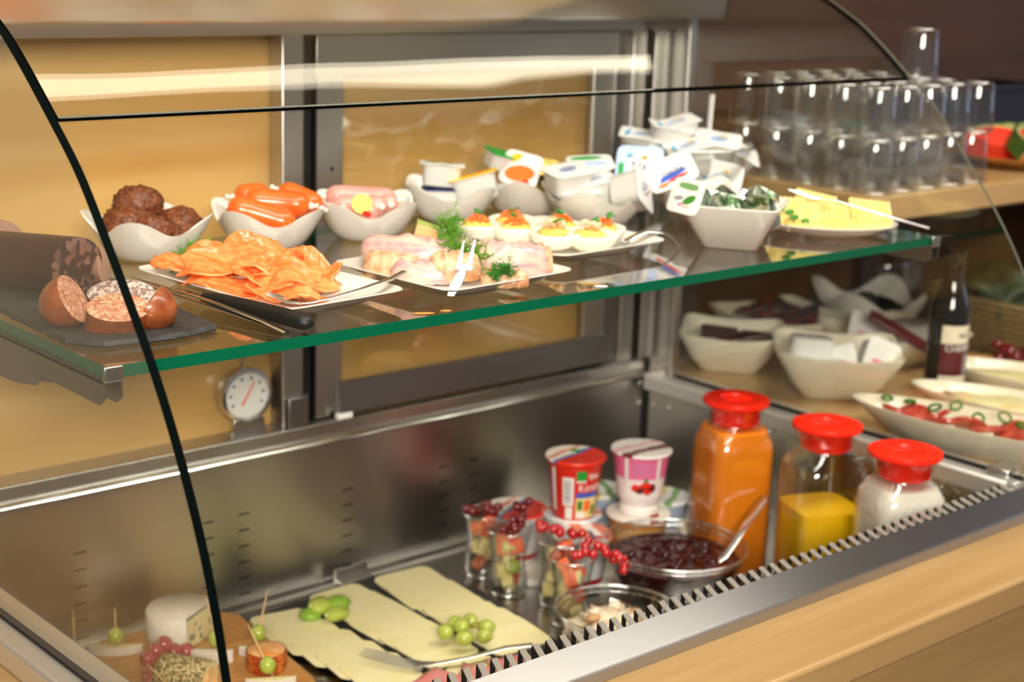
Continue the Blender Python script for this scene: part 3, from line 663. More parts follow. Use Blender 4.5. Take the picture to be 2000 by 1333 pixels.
# ---------------------------------------------------------------- portion tubs
def tub(name, label, cat, loc, rot=(0, 0, 0), w=.046, d=.040, h=.026, body='white_plastic', lid='print_white', rib=0, prints=(), words=None, wsize=.010, wmat='print_navy', group=None, round_=5, wob=0):
    # tapered tub standing on its base; flange and peel-off foil lid on top; prints = (material, x, y, rx, ry, turn)
    t = thing(name, label, cat, loc, rot, group)
    G().sq([(w*.40, 0), (w*.42, .0012), (w*.46, h-.0025), (w*.47, h-.0015)], 40, p=round_, asp=d/w).build('cup', body, t, ang=50)
    g = G(); R = []
    for k, z in ((.50, h-.0015), (.525, h-.0012), (.525, h-.0002), (.50, h+.0002), (.3, h+.0002)):
        r = []
        for j in range(40):
            a = 2*pi*(j+.5)/40; c, s = cos(a), sin(a); q = (abs(c)**7+abs(s)**7)**(-1/7); r.append((w*k*q*c, d*k*q*s, z+wob*sin(3*a)*(k/.525)**4))
        R.append(r)
    g.rings(R, cap0=True, cap1=True).build('lid', lid, t, ang=40)
    for m, x, y, rx, ry, a in prints:
        G().prism([(x+rx*cos(2*pi*j/20)*cos(a)-ry*sin(2*pi*j/20)*sin(a), y+rx*cos(2*pi*j/20)*sin(a)+ry*sin(2*pi*j/20)*cos(a)) for j in range(20)], h+.0002, h+.0004).build('lid_print', m, t)
    if words: text(words, wsize, wmat, 'lid_lettering', t, (0, 0, h+.0006))
    return t
TB = S+.010
mat('green_foil', '#a9b3a4', .25, .8, bump=.5, bscale=80, col2='#3d5a34', vscale=55, thr=(.48, .56))
# in the fifth bowl: white tubs, green and blue and orange lids
tub('milk_portion', 'white tub with a blue lid, underneath the green-lidded tub', 'portion tub', (.709, .430, S+.016), (0, 0, RAD(-35)), .054, .046, .026, lid='print_navy', prints=[('print_grey', 0, 0, .015, .012, 0)])
tub('cream_portion', 'white tub with a wavy green and white lid, stacked highest in its bowl', 'portion tub', (.706, .432, S+.0445), (RAD(-5), RAD(4), RAD(-38)), .056, .048, .029, prints=[('print_green', -.004, .002, .019, .012, .3), ('print_lightblue', .013, -.012, .007, .004, .4)], wob=.0016)
tub('spread_portion', 'large white tub with a plain orange-yellow lid, leaning right in its bowl', 'portion tub', (.742, .397, S+.028), (RAD(-4), RAD(-16), RAD(-38)), .064, .050, .034, lid='print_yellow', prints=[('print_orange', .006, .006, .016, .010, .2)])
# gold portions in the bowl behind
tub('jam_portion', 'gold foil tub tipped on edge showing an orange and white lid', 'portion tub', (0.8365, 0.4147, S+0.0560), (RAD(70), RAD(10), RAD(-62)), .052, .044, .018, 'gold_foil', 'print_white', prints=[('print_orange', .0, -.006, .021, .011, .2), ('print_red', .012, -.016, .005, .004, 0), ('print_yellow', -.012, .013, .010, .005, .6)])
tub('honey_portion', 'ribbed gold foil tub lying upside down behind the orange-lidded one', 'portion tub', (0.8680, 0.4107, S+0.0670), (RAD(155), RAD(8), RAD(-30)), .056, .048, .026, 'gold_foil', 'gold_foil')
tub('honey_portion', 'gold foil tub low in its bowl under the upside down one', 'portion tub', (.846, .412, S+.020), (RAD(10), RAD(4), RAD(10)), .056, .048, .024, 'gold_foil', 'gold_foil')
tub('herb_portion', 'green-lidded tub peeping out behind the orange and white lid', 'portion tub', (.812, .442, S+.060), (RAD(12), RAD(14), RAD(-10)), .044, .040, .022, lid='print_green')
# plain white tubs
ov = [('print_lightblue', 0, 0, .017, .010, .5), ('print_white', 0, 0, .0155, .0088, .5), ('print_paleviolet', 0, 0, .011, .002, .5)]
tub('milk_portion', 'white tub with an oval printed lid, topmost at the left of its bowl', 'portion tub', (0.8253, 0.3173, S+0.0440), (RAD(8), RAD(-6), RAD(-12)), .060, .052, .030, prints=ov)
tub('milk_portion', 'white tub underneath the topmost oval-printed one', 'portion tub', (0.8345, 0.3106, S+0.0160), (0, 0, RAD(-20)), .058, .050, .029, prints=ov)
tub('milk_portion', 'white tub with an oval printed lid, leaning in the middle of its bowl', 'portion tub', (0.8628, 0.3020, S+0.0300), (RAD(4), RAD(-10), RAD(-28)), .056, .048, .030, prints=ov)
tub('milk_portion', 'white tub lying on its side at the right of its bowl', 'portion tub', (0.8730, 0.2753, S+0.0400), (RAD(70), RAD(30), RAD(20)), .056, .050, .040, prints=ov)
tub('yoghurt_portion', 'white tub with a green and pale blue lid behind the white tubs', 'portion tub', (.882, .334, S+.052), (RAD(14), RAD(-4), RAD(-35)), .058, .050, .026, prints=[('print_green', -.004, .014, .022, .006, 0), ('print_lightblue', .006, -.006, .017, .009, 0)])
# tubs leaning in the bowl at the back
tub('yoghurt_portion', 'tilted tub with a big pale blue lid, green edge and yellow flower print', 'portion tub', (0.9540, 0.3119, S+0.0560), (RAD(52), RAD(0), RAD(-52)), .060, .060, .026, lid='print_lightblue', prints=[('print_green', -.024, 0, .0035, .024, .05), ('print_white', .001, .002, .019, .021, 0), ('print_yellow', .006, .013, .0042, .0042, 0), ('print_cyan', -.013, .015, .005, .004, .4)], words='Na', wsize=.018, wob=.001)
tub('yoghurt_portion', 'tilted tub with a white lid striped blue and red, over the bowl rim', 'portion tub', (0.9796, 0.2739, S+0.0500), (RAD(44), RAD(-24), RAD(-38)), .064, .048, .026, prints=[('print_blue', -.004, -.007, .026, .0045, .12), ('print_red', .006, -.013, .016, .0028, .12), ('print_orange', -.016, -.017, .008, .003, 0)], words='Frische', wsize=.0125)
tub('milk_portion', 'plain white tub deep in the bowl under the striped lid', 'portion tub', (1.014, .252, S+.016), (0, 0, .2), .056, .050, .028)
# round glass bowl piled with tubs
gb = thing('glass_bowl', 'clear glass bowl heaped with blue-edged white tubs, back right of the shelf', 'bowl', (1.095, .358, S+.0003))
G().lathe([(.044, 0), (.046, .002), (.062, .018), (.080, .050), (.092, .085), (.0945, .0865), (.0945, .0835), (.089, .080), (.077, .049), (.058, .018), (.040, .006)], 48, cap0=True, cap1=True).build('bowl_body', 'bowl_glass', gb)
def rim(parent, r, z, t=.0016, m='rim_glass'): return G().lathe([(r+t*cos(2*pi*i/8), z+t*sin(2*pi*i/8)) for i in range(9)], 56).build('rim', m, parent, ang=80)
rim(gb, .0935, .0868)
bl = lambda k: [('print_cyan', -.021, .0, .0035, .018, 0), ('print_lightblue', 0, -.002, .015, .010, .3), ('print_white', .002, 0, .012, .007, .3), ('print_yellow', .008, .009, .004, .003, 0)]
TG = [(.055, .395, .052, (.15, .1, .3)), (1, 0, 0, 0)]
spots = [('top left of the heap in the glass bowl', (1.068, 0.371, S+.086), (.12, .18, -.5)), ('highest of the heap in the glass bowl', (1.092, 0.375, S+.092), (.1, -.22, -.3)),
 ('at the left rim of the glass bowl', (1.044, 0.401, S+.074), (.2, .1, -.9)), ('at the front of the heap, long lid tilted up to the right', (1.072, 0.331, S+.066), (.24, -.26, -.55)),
 ('bright blue cornered, at the right of the heap', (1.126, 0.331, S+.072), (.35, .12, -.9)), ('at the right rim of the glass bowl', (1.150, 0.325, S+.060), (.5, .45, -.4)),
 ('below the front lid of the heap', (1.076, 0.333, S+.048), (.08, -.1, -.6)), ('seen through the right wall of the glass bowl', (1.118, 0.321, S+.036), (1.2, .2, -.7)), ('at the bottom of the glass bowl', (1.090, 0.358, S+.012), (0, 0, .3)), ('left inside the glass bowl', (1.054, 0.377, S+.050), (.3, .5, -.4))]
for lb, p, r in spots:
    tub('cream_cheese_portion', 'white blue-edged tub '+lb, 'portion tub', p, r, .062, .046, .026, 'white_plastic', 'print_white', prints=bl(0), group='tubs heaped in the glass bowl', wob=.001)
cl = thing('plastic_spoon', 'white plastic handle sticking up out of the heaped glass bowl', 'spoon', (1.128, .350, S+.060))
G().tube([(0, 0, 0), (.004, .002, .05), (.008, .004, .095)], [(.006, .002), (.0045, .0016), (.0052, .0014)], 10).build('handle', 'white_plastic', cl)
# square bowl with foil-sided green tubs
sb = thing('square_bowl', 'tapered square white bowl of green-lidded foil tubs, near the shelf edge', 'bowl', (.907, .101, S), RAD(-58.4))
G().sq([(.032, 0, 8), (.0345, .001, 8), (.060, .051, 12), (.0612, .0535, 12), (.0590, .0545, 12), (.0575, .0525, 12), (.033, .006, 8), (.03, .005, 8)], 48).build('bowl_body', 'porcelain', sb, ang=45)
mat('print_sage', '#6f9f63', .4)
gr = lambda: [('print_sage', 0, .0125, .020, .0042, 0), ('herb', .007, -.004, .010, .005, .6), ('print_grey', -.009, -.004, .007, .003, .2), ('print_pink', -.002, -.011, .006, .0025, .3)]
for i, (lb, p, r) in enumerate([('at the left corner, its lid facing the front', (.858, .122, S+.054), (RAD(66), RAD(4), RAD(-86))), ('standing on edge in the middle of the bowl', (.884, .098, S+.050), (RAD(250), RAD(6), RAD(-52))),
   ('behind the middle of the bowl', (.918, .118, S+.056), (RAD(205), RAD(34), RAD(-40))), ('tilted at the right of the bowl', (.906, .070, S+.050), (RAD(236), RAD(-20), RAD(-66))),
   ('with a bright corner, far right', (.940, .080, S+.056), (RAD(230), RAD(24), RAD(-30))), ('at the bottom of the bowl', (.907, .101, S+.012), (.1, .1, .2))]):
    tub('herb_cheese_portion', 'silver foil tub with a green lid '+lb, 'portion tub', p, r, .046, .042, .024, 'green_foil', 'print_white' if i == 0 else 'foil', prints=gr() if i == 0 else gr()[:2], group='foil tubs in the square bowl', wob=.001)
# butter plate
bt = thing('butter_plate', 'oval white plate of crinkle-cut butter slices at the right of the shelf', 'plate', (1.088, .098, S), RAD(-41))
def oval(k, z, a=.092, b=.068): return [(a*k*cos(2*pi*j/48), b*k*sin(2*pi*j/48), z) for j in range(48)]
G().rings([oval(.55, 0), oval(.6, .001), oval(.85, .006), oval(1, .014), oval(1, .0155), oval(.97, .0155), oval(.82, .008), oval(.6, .004), oval(.3, .0038)], cap0=True, cap1=True).build('plate_body', 'porcelain', bt)
def butter(label, p, r, L=.056, Wd=.036, T=.0065):
    R = []
    for i in range(49):
        u = (i/48-.5)*L; z = .0017*sin(u*2*pi/.0062)
        R.append([(u, -Wd/2, z), (u, Wd/2, z), (u, Wd/2, z+T), (u, -Wd/2, z+T)])
    return tag(G().rings(R, cap0=True, cap1=True).build('butter_slice', 'butter', None, p, r, ang=60), label, 'butter', 'crinkled butter slices')
for lb, p, r in [('standing upright at the left end of the butter plate', (1.040, .134, S+.026), (RAD(58), 0, RAD(-52))), ('leaning on the upright one at the left', (1.050, .116, S+.021), (RAD(44), 0, RAD(-46))),
   ('tallest, in the middle of the butter plate', (1.090, .122, S+.031), (RAD(46), RAD(12), RAD(-40))), ('leaning in front of the tallest one', (1.094, .102, S+.022), (RAD(34), RAD(8), RAD(-44))),
   ('at the right end of the butter plate, ridges up', (1.140, .070, S+.025), (RAD(38), RAD(6), RAD(-36))), ('under the right end slice', (1.126, .062, S+.013), (RAD(12), 0, RAD(-50))),
   ('flat at the front left of the butter plate', (1.046, .096, S+.012), (RAD(10), 0, RAD(-44))), ('flat at the front middle of the butter plate', (1.080, .066, S+.012), (RAD(10), 0, RAD(-34))),
   ('flat at the back of the butter plate', (1.120, .112, S+.016), (RAD(16), 0, RAD(-50)))]:
    butter('crinkle-cut butter slice '+lb, p, r)
hb = thing('mint_sprig', 'small green herb leaves at the left end of the butter', 'herb', (1.030, .106, S+.024))
for k, (x, y, z) in enumerate([(0, 0, 0), (.012, -.009, -.005), (-.004, .006, .006)]):
    G().ball((x, y, z), (.008, .005, .0035), 10, 6, amp=.2, fr=200, seed=k).build('leaf', 'herb', hb)
fork('long thin steel fork lying over the butter, handle to the shelf corner', [(1.172, -.002, S+.0125), (1.150, .020, S+.020), (1.118, .056, S+.032), (1.096, .088, S+.041), (1.082, .108, S+.044)], [.0018, .0015, .0013, .0014, .0050], tip=(1.058, .142, S+.052), tines=3, spread=.006)
# spills on the glass shelf
for lb, m, p, r in [('yellowish drip on the glass shelf in front of the salmon plate', 'juice', (.348, .012, S), (.012, .004)), ('small yellowish drip on the glass shelf right of the larger one', 'juice', (.374, -.0, S), (.006, .003)),
                    ('clear drop on the glass shelf in front of the trout plate', 'water', (.590, .010, S), (.008, .005))]:
    o = G(); o.ball((0, 0, 0), (r[0], r[1], .0011), 16, 6, amp=.3, fr=120, seed=r[0]*999, zmin=.0001)
    tag(o.build('drip', m, None, (p[0], max(p[1], .008), p[2]+.0002), (0, 0, RAD(-25))), lb, 'spill')
# thermometer hanging on the timber behind the ledge
th = thing('fridge_thermometer', 'round steel fridge thermometer standing on the rear ledge', 'thermometer', (.474, .541, .923)); th.scale = (1.2, 1.2, 1.12)
TY = TR((0, 0, .046), (RAD(90), 0, 0))
G().lathe([(0, -.010), (.027, -.010), (.0315, -.007), (.0325, .004), (.0315, .0075), (.0275, .0085), (.0265, .006)], 40, T=TY).build('housing', 'bright_steel', th)
dl = G().lathe([(0, .0058), (.0272, .0058)], 40, T=TY).build('dial', 'print_white', th)
for i in range(8):
    a = RAD(-120+i*34); c = Vector((.0205*sin(a), -.0064, .046+.0205*cos(a)))
    G().box(-.0011, .0011, -.0003, .0003, -.0016, .0016, T=TR(tuple(c), (0, a, 0))).build('dial_mark', 'print_navy' if i not in (5, 6) else 'print_black', dl)
a = RAD(30); G().tube([(-.013*sin(a), -.0072, .046-.013*cos(a)), (.019*sin(a), -.0072, .046+.019*cos(a))], [.0011, .0005], 6).build('needle', 'print_red', dl)
G().lathe([(0, .0078), (.0272, .0078)], 40, T=TY).build('window', 'pane_glass', th)
G().rings([[(-.022, y, 0), (.022, y, 0), (.018, y, .020), (.0, y, .017), (-.018, y, .020)] for y in (-.010, -.0085)], cap0=True, cap1=True).box(-.022, .022, -.010, .008, 0, .0015).build('stand', 'satin_steel', th, bevel=.0006)
G().tube([(0, 0, .077), (-.003, 0, .083), (-.001, 0, .090), (.003, 0, .093), (.004, .002, .099)], .0013, 8).build('hook', 'satin_steel', th)
# ================================================================ things in the chilled well
F = .6972
mat('cheese', '#fcefc0', .4, sss=.2, col2='#f6e6a8', vscale=30, coat=.1); mat('rind_white', '#efe9dc', .6, sss=.2, bump=.35, bscale=120, col2='#e2dacb', vscale=80)
mat('paste', '#efe3b0', .45, sss=.2, col2='#e6d79c', vscale=60); cellmat('blue_paste', ['#efe3b0', '#ece0a8', '#efe3b0', '#7f8c7a', '#e6d89e', '#efe3b0'], 150, .45, sss=.15)
cellmat('pepper_crust', ['#6b5a2e', '#9a8a55', '#c9b982', '#4f4526', '#b3925c', '#d9cfa4'], 420, .6, bump=.6)
mat('chili_crust', '#a8360f', .5, col2='#d8883a', vscale=120, bump=.5, bscale=250, thr=(.42, .6)); mat('chili_top', '#f0c489', .5, col2='#e2883a', vscale=70)
mat('grape', '#b8c25a', .18, sss=.4, coat=.3, col2='#a3b548', vscale=50); mat('red_grape', '#8e1f38', .18, sss=.2, coat=.4, col2='#b5405a', vscale=60)
mat('physalis', '#93b840', .4, sss=.3, col2='#7fa632', vscale=60); mat('stalk', '#8a7a3e', .6)
mat('pick', '#d9b27a', .6); mat('ham', '#e0958c', .4, sss=.2, col2='#d67f78', vscale=40); mat('ham_fat', '#f0d8cc', .4)
mat('currant', '#b80f14', .08, sss=.25, coat=.7); mat('dark_currant', '#6d0d18', .1, sss=.2, coat=.6)
mat('papaya', '#ff7a52', .3, sss=.3, col2='#f9663c', vscale=50); mat('apple', '#efe0a0', .35, sss=.25, col2='#e3cd80', vscale=60); mat('apple_skin', '#a5372c', .3, col2='#c8693c', vscale=40)
mat('jelly', '#38050d', .10, col2='#1d0206', vscale=60); mat('carrot_juice', '#f58a1c', .3, sss=.2); mat('orange_juice', '#fcc414', .3, sss=.2); mat('milk', '#f1eadb', .25, sss=.2, coat=.4)
mat('salad_cream', '#f1e6d2', .35, sss=.2, bump=.6, bscale=300, col2='#e8cfa6', vscale=120); mat('chicken', '#c99a6a', .5, sss=.1)
# slate with three rows of sliced cheese
slate_slab('slate_board', 'dark slate board under the rows of sliced cheese', [(.402, .425), (.424, .458), (.640, .478), (.706, .440), (.727, .350), (.700, .165), (.560, .140), (.44, .155), (.43, .33)], F, .006, 5)
def cheese(label, c, rz, w, l, t=.0010, tilt=(0, 0), seed=0):
    r = random.Random(seed); o = []
    for j in range(32):
        q = 2*pi*(j+.5)/32; x, y = cos(q), sin(q); k = (abs(x)**9+abs(y)**9)**(-1/9); o.append((x*k*w/2+.0006*sin(q*3+seed), y*k*l/2+.0006*sin(q*4+seed*2)))
    return tag(G().prism(o, 0, t).build('cheese_slice', 'cheese', None, c, (tilt[0], tilt[1], rz), ang=50), label, 'cheese', 'sliced cheese on the slate')
def row(label, a, b, n, rz, w, l, seed=0):
    a = Vector(a); b = Vector(b); st = (b-a).length/(n-1); tl = math.atan(.0020/st); z = F+.0066+l/2*math.tan(tl)
    for i in range(n):
        p = a.lerp(b, i/(n-1))
        where = 'backmost' if i == 0 else 'frontmost' if i == n-1 else ['', 'second from the back', 'third from the back', 'fourth from the back', 'fifth from the back', 'sixth from the back', 'seventh from the back', 'eighth from the back'][i]
        r = random.Random(seed*9+i)
        cheese('cheese slice, %s of %s' % (where, label), (p.x+r.uniform(-.003, .003), p.y, z), rz+RAD(r.uniform(-2.5, 2.5)), w+r.uniform(-.003, .003), l, .0017, tilt=(tl, 0), seed=i)
row('the left row', (.448, .400), (.464, .222), 5, RAD(-8), .080, .080, seed=1)
row('the middle row under the grapes', (.556, .415), (.553, .232), 7, RAD(2), .084, .082, seed=2)
row('the right row', (.659, .410), (.650, .210), 8, RAD(-3), .088, .084, seed=3)
cheese('pale yellow cheese slice lying alone at the front of the slate under the fork', (.545, .162, F+.0075), RAD(40), .10, .05)
# grapes and physalis
def grape(g, c, r, s=0): g.ball(c, (r*1.0, r*1.18, r), 14, 10)
gr_ = thing('grape_bunch', 'small bunch of green grapes on the middle cheese row', 'grapes', (.590, .218, F+.022))
for i, (x, y, z) in enumerate([(-.024, .012, .004), (-.016, -.016, .003), (.002, .024, .004), (.020, .016, .005), (.026, -.008, .004), (.008, -.026, .004), (-.006, .002, .010)]):
    q = G(); q.ball((0, 0, 0), (.0098, .0115, .0096), 14, 10); q.build('grape', 'grape', gr_, (x, y, z+.004), (0, 0, i))
    G().tube([(x*.75, y*.75, z+.011), (x*.3, y*.3, z+.012), (0, .003, .010)], .0010, 5).build('stalk', 'stalk', gr_)
ph = thing('physalis', 'pale green fruit slices and leaves on the back of the cheese', 'fruit', (.500, .388, F+.016))
for i, (x, y, z, r, m) in enumerate([(-.020, .008, .002, .015, 'physalis'), (-.004, .010, .010, .017, 'grape'), (.016, .002, .010, .018, 'physalis'), (.004, -.014, .004, .017, 'grape')]):
    G().ball((x, y, z), (r, r*.9, r*.55), 14, 9, amp=.15, fr=70, seed=i).build('fruit_slice', m, ph, rot=(0, 0, 0))
fork('steel fork lying across the front of the cheese slices', [(.640, .150, F+.022), (.605, .160, F+.024), (.560, .170, F+.021), (.520, .186, F+.018), (.500, .200, F+.0165)], [.0048, .0046, .0036, .0034, .0085], tip=(.458, .256, F+.024), spread=.0105)
for i, (lb, p, r) in enumerate([('at the front of the slate beside the rail', (.485, .150, F+.0075), .3), ('under the vent bars in the middle', (.540, .130, F+.0075), .8), ('furthest right under the vent bars', (.592, .120, F+.0075), 1.3)]):
    h = thing('ham_slice', 'folded pink ham slice '+lb, 'ham', p, r, 'ham slices at the front of the slate')
    G().grid(lambda u, v: ((u-.5)*.085, (v-.5)*.05, .007+.0062*sin(u*10+i)*sin(v*3)), 24, 8).build('meat', 'ham', h, ang=180, solid=.002)
    G().tube([((u/16-.5)*.085, -.026, .007+.0062*sin(u/16*10+i)*0) for u in range(17)], .0014, 6).build('fat_edge', 'ham_fat', h)
# wooden board of cheeses
bd = tag(G().prism([(.205, .452), (.235, .490), (.395, .480), (.412, .455), (.385, .250), (.36, .19), (.20, .17), (.17, .20)], 0, .016).build('wooden_board', 'board_wood', None, (0, 0, F), bevel=.003), 'light wooden board carrying the soft cheeses, bottom left', 'board')
B = F+.0162
cm = thing('soft_cheese', 'white-rinded soft cheese round with a wedge cut out showing blue veins', 'cheese', (.315, .432, B), RAD(-8))
R_, H_ = .043, .043
an = [RAD(-2)+RAD(258)*i/40 for i in range(41)]
def cres(z, r): return [(r*.63*cos(RAD(-53)), r*.63*sin(RAD(-53)), z)]+[(r*cos(q), r*sin(q), z) for q in an]
lay = [cres(0, R_*.93), cres(.004, R_), cres(H_-.004, R_), cres(H_, R_*.94)]
n = len(lay[0]); g = G()
g.add([p for l in lay for p in l], [(i*n+j, i*n+j+1, (i+1)*n+j+1, (i+1)*n+j) for i in range(3) for j in range(1, n-1)]+[tuple(range(n-1, -1, -1)), tuple(3*n+j for j in range(n))])
g.build('rind', 'rind_white', cm, ang=60)
A_ = Vector((cos(an[-1]), sin(an[-1]), 0)); B_ = Vector((cos(an[0]), sin(an[0]), 0)); N_ = Vector((cos(RAD(-53)), sin(RAD(-53)), 0))*.0006
G().add([tuple(A_*R_*.965+N_+Vector((0, 0, .002))), tuple(B_*R_*.965+N_+Vector((0, 0, .002))), tuple(B_*R_*.965+N_+Vector((0, 0, H_-.003))), tuple(A_*R_*.965+N_+Vector((0, 0, H_-.003)))], [(0, 1, 2, 3)]).build('cut_face', 'blue_paste', cm)
rl = thing('cheese_roll', 'cheese roll crusted with crushed pepper, swirled cut end to the right', 'cheese', (.224, .320, B+.0240))
rl.rotation_euler = Vector((.56, -.83, -.02)).to_track_quat('X', 'Z').to_euler()
G().tube([(0, 0, 0), (.002, 0, 0), (.02, 0, 0), (.042, 0, 0), (.060, 0, 0)], [.020, .0232, .0238, .0238, .0232], 26).build('crust', 'pepper_crust', rl, ang=60)
G().lathe([(0, 0), (.0222, 0)], 26, T=TR((.0603, 0, 0), (0, RAD(90), 0))).build('cut_end', 'paste', rl)
G().tube([(.0608, (.003+i*.00042)*cos(i*.5), (.003+i*.00042)*sin(i*.5)) for i in range(38)], .0009, 5).build('swirl', 'chili_top', rl)
ch = thing('chilli_cheese', 'small round cheese with a red chilli crust, beside the dark glass edge', 'cheese', (.352, .300, B))
G().lathe([(.021, 0), (.0235, .003), (.0245, .022), (.0235, .0245)], 30, cap0=True).build('crust', 'chili_crust', ch)
G().ball((0, 0, .0240), (.0225, .0225, .0040), 24, 10, amp=.15, fr=120).build('top', 'chili_top', ch)
def rindwedge(label, c, rz, m='paste', w=.034, h=.011):
    t = thing('cheese_wedge', label, 'cheese', c, rz)
    arc = [(w*cos(RAD(200+140*i/12)), w*.55*sin(RAD(200+140*i/12))) for i in range(13)]
    G().prism(arc, .0, h).build('paste', m, t, bevel=.0008)
    G().rings([[(x*k, y*k, z) for x, y in arc] for k, z in ((1.0, .0002), (1.03, .0002), (1.03, h), (1.0, h))], closed=False).build('rind', 'rind_white', t)
    return t
rindwedge('small cheese wedge with a rind at the left of the board, grape skewered on it', (.236, .452, B), RAD(-35))
rindwedge('white cheese wedge with a grape, in front of the big cheese round', (.312, .362, B), RAD(-40), 'rind_white', .03, .016)
rindwedge('pale cheese wedge behind the chilli cheese', (.372, .342, B), RAD(-30), 'paste', .028, .012)
rindwedge('pale cheese wedge in front of the chilli cheese, at the lower frame edge', (.333, .262, B), RAD(-30), 'paste', .03, .012)
rindwedge('cheese wedge under the slanting pick at the very front of the board', (.214, .262, B), RAD(-20), 'paste', .03, .012)
def pick(label, a, b, grape_at=None, glabel=None):
    v = Vector(b)-Vector(a)
    tag(G().tube([(0, 0, 0), tuple(v*.8), tuple(v)], [.0011, .0011, .0003], 6).build('cocktail_pick', 'pick', None, a), label, 'pick')
    if grape_at is not None:
        p = Vector(a).lerp(Vector(b), grape_at)
        t = thing('green_grape', glabel, 'grape', tuple(p)); G().ball((0, 0, 0), (.0098, .0098, .0106), 16, 10).build('berry', 'grape', t)
pick('wooden pick upright in the grape on the left cheese wedge', (.233, .444, B+.006), (.230, .438, B+.062), .30, 'green grape on the left cheese wedge of the board')
pick('wooden pick in front of the big white cheese round', (.322, .356, B+.010), (.316, .376, B+.078), .22, 'green grape in front of the big cheese round')
pick('tall wooden pick right of the dark glass edge', (.366, .346, B+.008), (.388, .352, B+.074), .22, 'green grape behind the chilli cheese')
pick('wooden pick leaning left in front of the chilli cheese', (.336, .262, B+.010), (.318, .286, B+.070), .20, 'green grape in front of the chilli cheese')
pick('wooden pick slanting at the bottom left of the board', (.226, .250, B+.004), (.196, .300, B+.050))
pick('wooden pick at the far left of the board behind the metal frame', (.186, .455, B-.014), (.188, .462, B+.060))
rg = thing('red_grapes', 'cluster of red grapes left of the pepper-crusted cheese roll', 'grapes', (.244, .362, B))
for i, (x, y, z) in enumerate([(0, 0, .010), (.018, .006, .010), (-.018, -.012, .010), (-.006, -.022, .010), (.012, -.012, .018), (.032, .020, .012), (.044, .012, .012), (-.012, .002, .022), (.004, .012, .024), (.020, .022, .024), (-.026, -.028, .010), (-.012, -.036, .014)]):
    q = .0098; G().ball((0, 0, 0), (q, q, q*1.08), 14, 10).build('grape', 'red_grape', rg, (x, y, z))
# glasses of fruit salad
def currants(label, path, n, seed, m='currant', sp=.010):
    rnd = random.Random(seed); o = Vector(path[0]); t = thing('currant_sprig', label, 'currants', tuple(o)); pts = [Vector(p)-o for p in path]
    G().tube(pts, .0006, 5).build('stem', 'stalk', t)
    for i in range(n):
        k = (i+.5)/n*(len(pts)-1.001); a = pts[int(k)].lerp(pts[int(k)+1], k-int(k))
        c = a+Vector((rnd.uniform(-1, 1), rnd.uniform(-1, 1), rnd.uniform(-.4, .8)))*sp*.85
        G().ball((0, 0, 0), .0064, 12, 8).build('berry', m, t, tuple(c))
def fruit_glass(label, x, y, seed, lays):
    t = thing('dessert_glass', label, 'glass', (x, y, F))
    pr = [(.022, 0), (.0255, .002), (.028, .010), (.0275, .022), (.0235, .036), (.0225, .048), (.0255, .068), (.0295, .090), (.0300, .0915), (.0285, .091), (.0240, .068), (.0210, .048), (.0220, .036), (.0258, .022), (.0262, .011), (.0235, .006), (.012, .006)]
    G().lathe(pr, 36, cap0=True, cap1=True).build('glass_body', 'clear_glass', t); rim(t, .0292, .0913, .0012); rim(t, .0225, .0030, .0022)
    rnd = random.Random(seed)
    for i, (m, z, nm, lb) in enumerate(lays):
        a = seed+i*2.3; q = .0085 if z < .07 else .010; w = rnd.uniform(.012, .017)
        p = (x+q*cos(a), y+q*sin(a), F+z)
        if nm == 'grape':
            g = G().ball((0, 0, 0), (.0115, .0105, .0105), 14, 9)
        else:
            g = G().box(-w*.62, w*.62, -w*.5, w*.5, -w*.62, w*.62)
        o = g.build(nm, m, None, p, (rnd.uniform(-.6, .6), rnd.uniform(-.6, .6), rnd.uniform(0, 3)), bevel=0 if nm == 'grape' else .0018)
        tag(o, '%s in the fruit glass %s' % (lb, label.split(', ')[1]), 'fruit', 'fruit pieces in the dessert glasses')
pieces = lambda a, b, c, d: [('apple', .017, 'apple_piece', 'pale apple piece at the bottom left'), (d, .019, 'apple_slice', 'red-skinned apple piece at the bottom'), ('apple', .032, 'apple_chunk', 'pale apple piece low down'), (c, .040, 'grape' if c == 'grape' else 'apple_piece', 'piece in the waist'), ('apple', .050, 'apple_piece', 'pale apple piece above the waist'), (a, .064, 'papaya_piece', 'orange papaya piece at the front'), (b, .068, 'papaya_chunk', 'orange papaya piece at the back'), (a, .078, 'papaya_cube', 'topmost orange papaya piece'), ('apple', .066, 'apple_wedge', 'pale apple piece near the rim')]
fruit_glass('dessert glass of fruit, furthest left and back', .772, .402, 1.2, pieces('papaya', 'papaya', 'apple', 'apple_skin'))
fruit_glass('dessert glass of fruit, second from the back left', .758, .332, 4.1, pieces('papaya', 'papaya', 'grape', 'apple_skin'))
fruit_glass('dessert glass of fruit, third from the back left', .786, .264, 2.2, pieces('papaya', 'papaya', 'apple', 'apple'))
fruit_glass('dessert glass of fruit, nearest the small salad bowl', .756, .206, 5.0, pieces('papaya', 'papaya', 'papaya', 'apple'))
currants('dark currants on the furthest left fruit glass', [(.756, .410, F+.092), (.772, .400, F+.100), (.786, .392, F+.094)], 13, 1, 'dark_currant')
currants('dark currants heaped on the second fruit glass, reaching right', [(.744, .318, F+.090), (.764, .322, F+.104), (.782, .330, F+.120)], 18, 2, 'dark_currant', .011)
currants('bright red currants trailing over the third fruit glass', [(.772, .286, F+.112), (.776, .266, F+.104), (.794, .250, F+.098), (.808, .242, F+.092)], 13, 3)
currants('bright red currants hanging off the right of the nearest fruit glass', [(.750, .202, F+.098), (.770, .190, F+.102), (.786, .178, F+.098), (.800, .166, F+.086), (.804, .162, F+.076)], 15, 4)
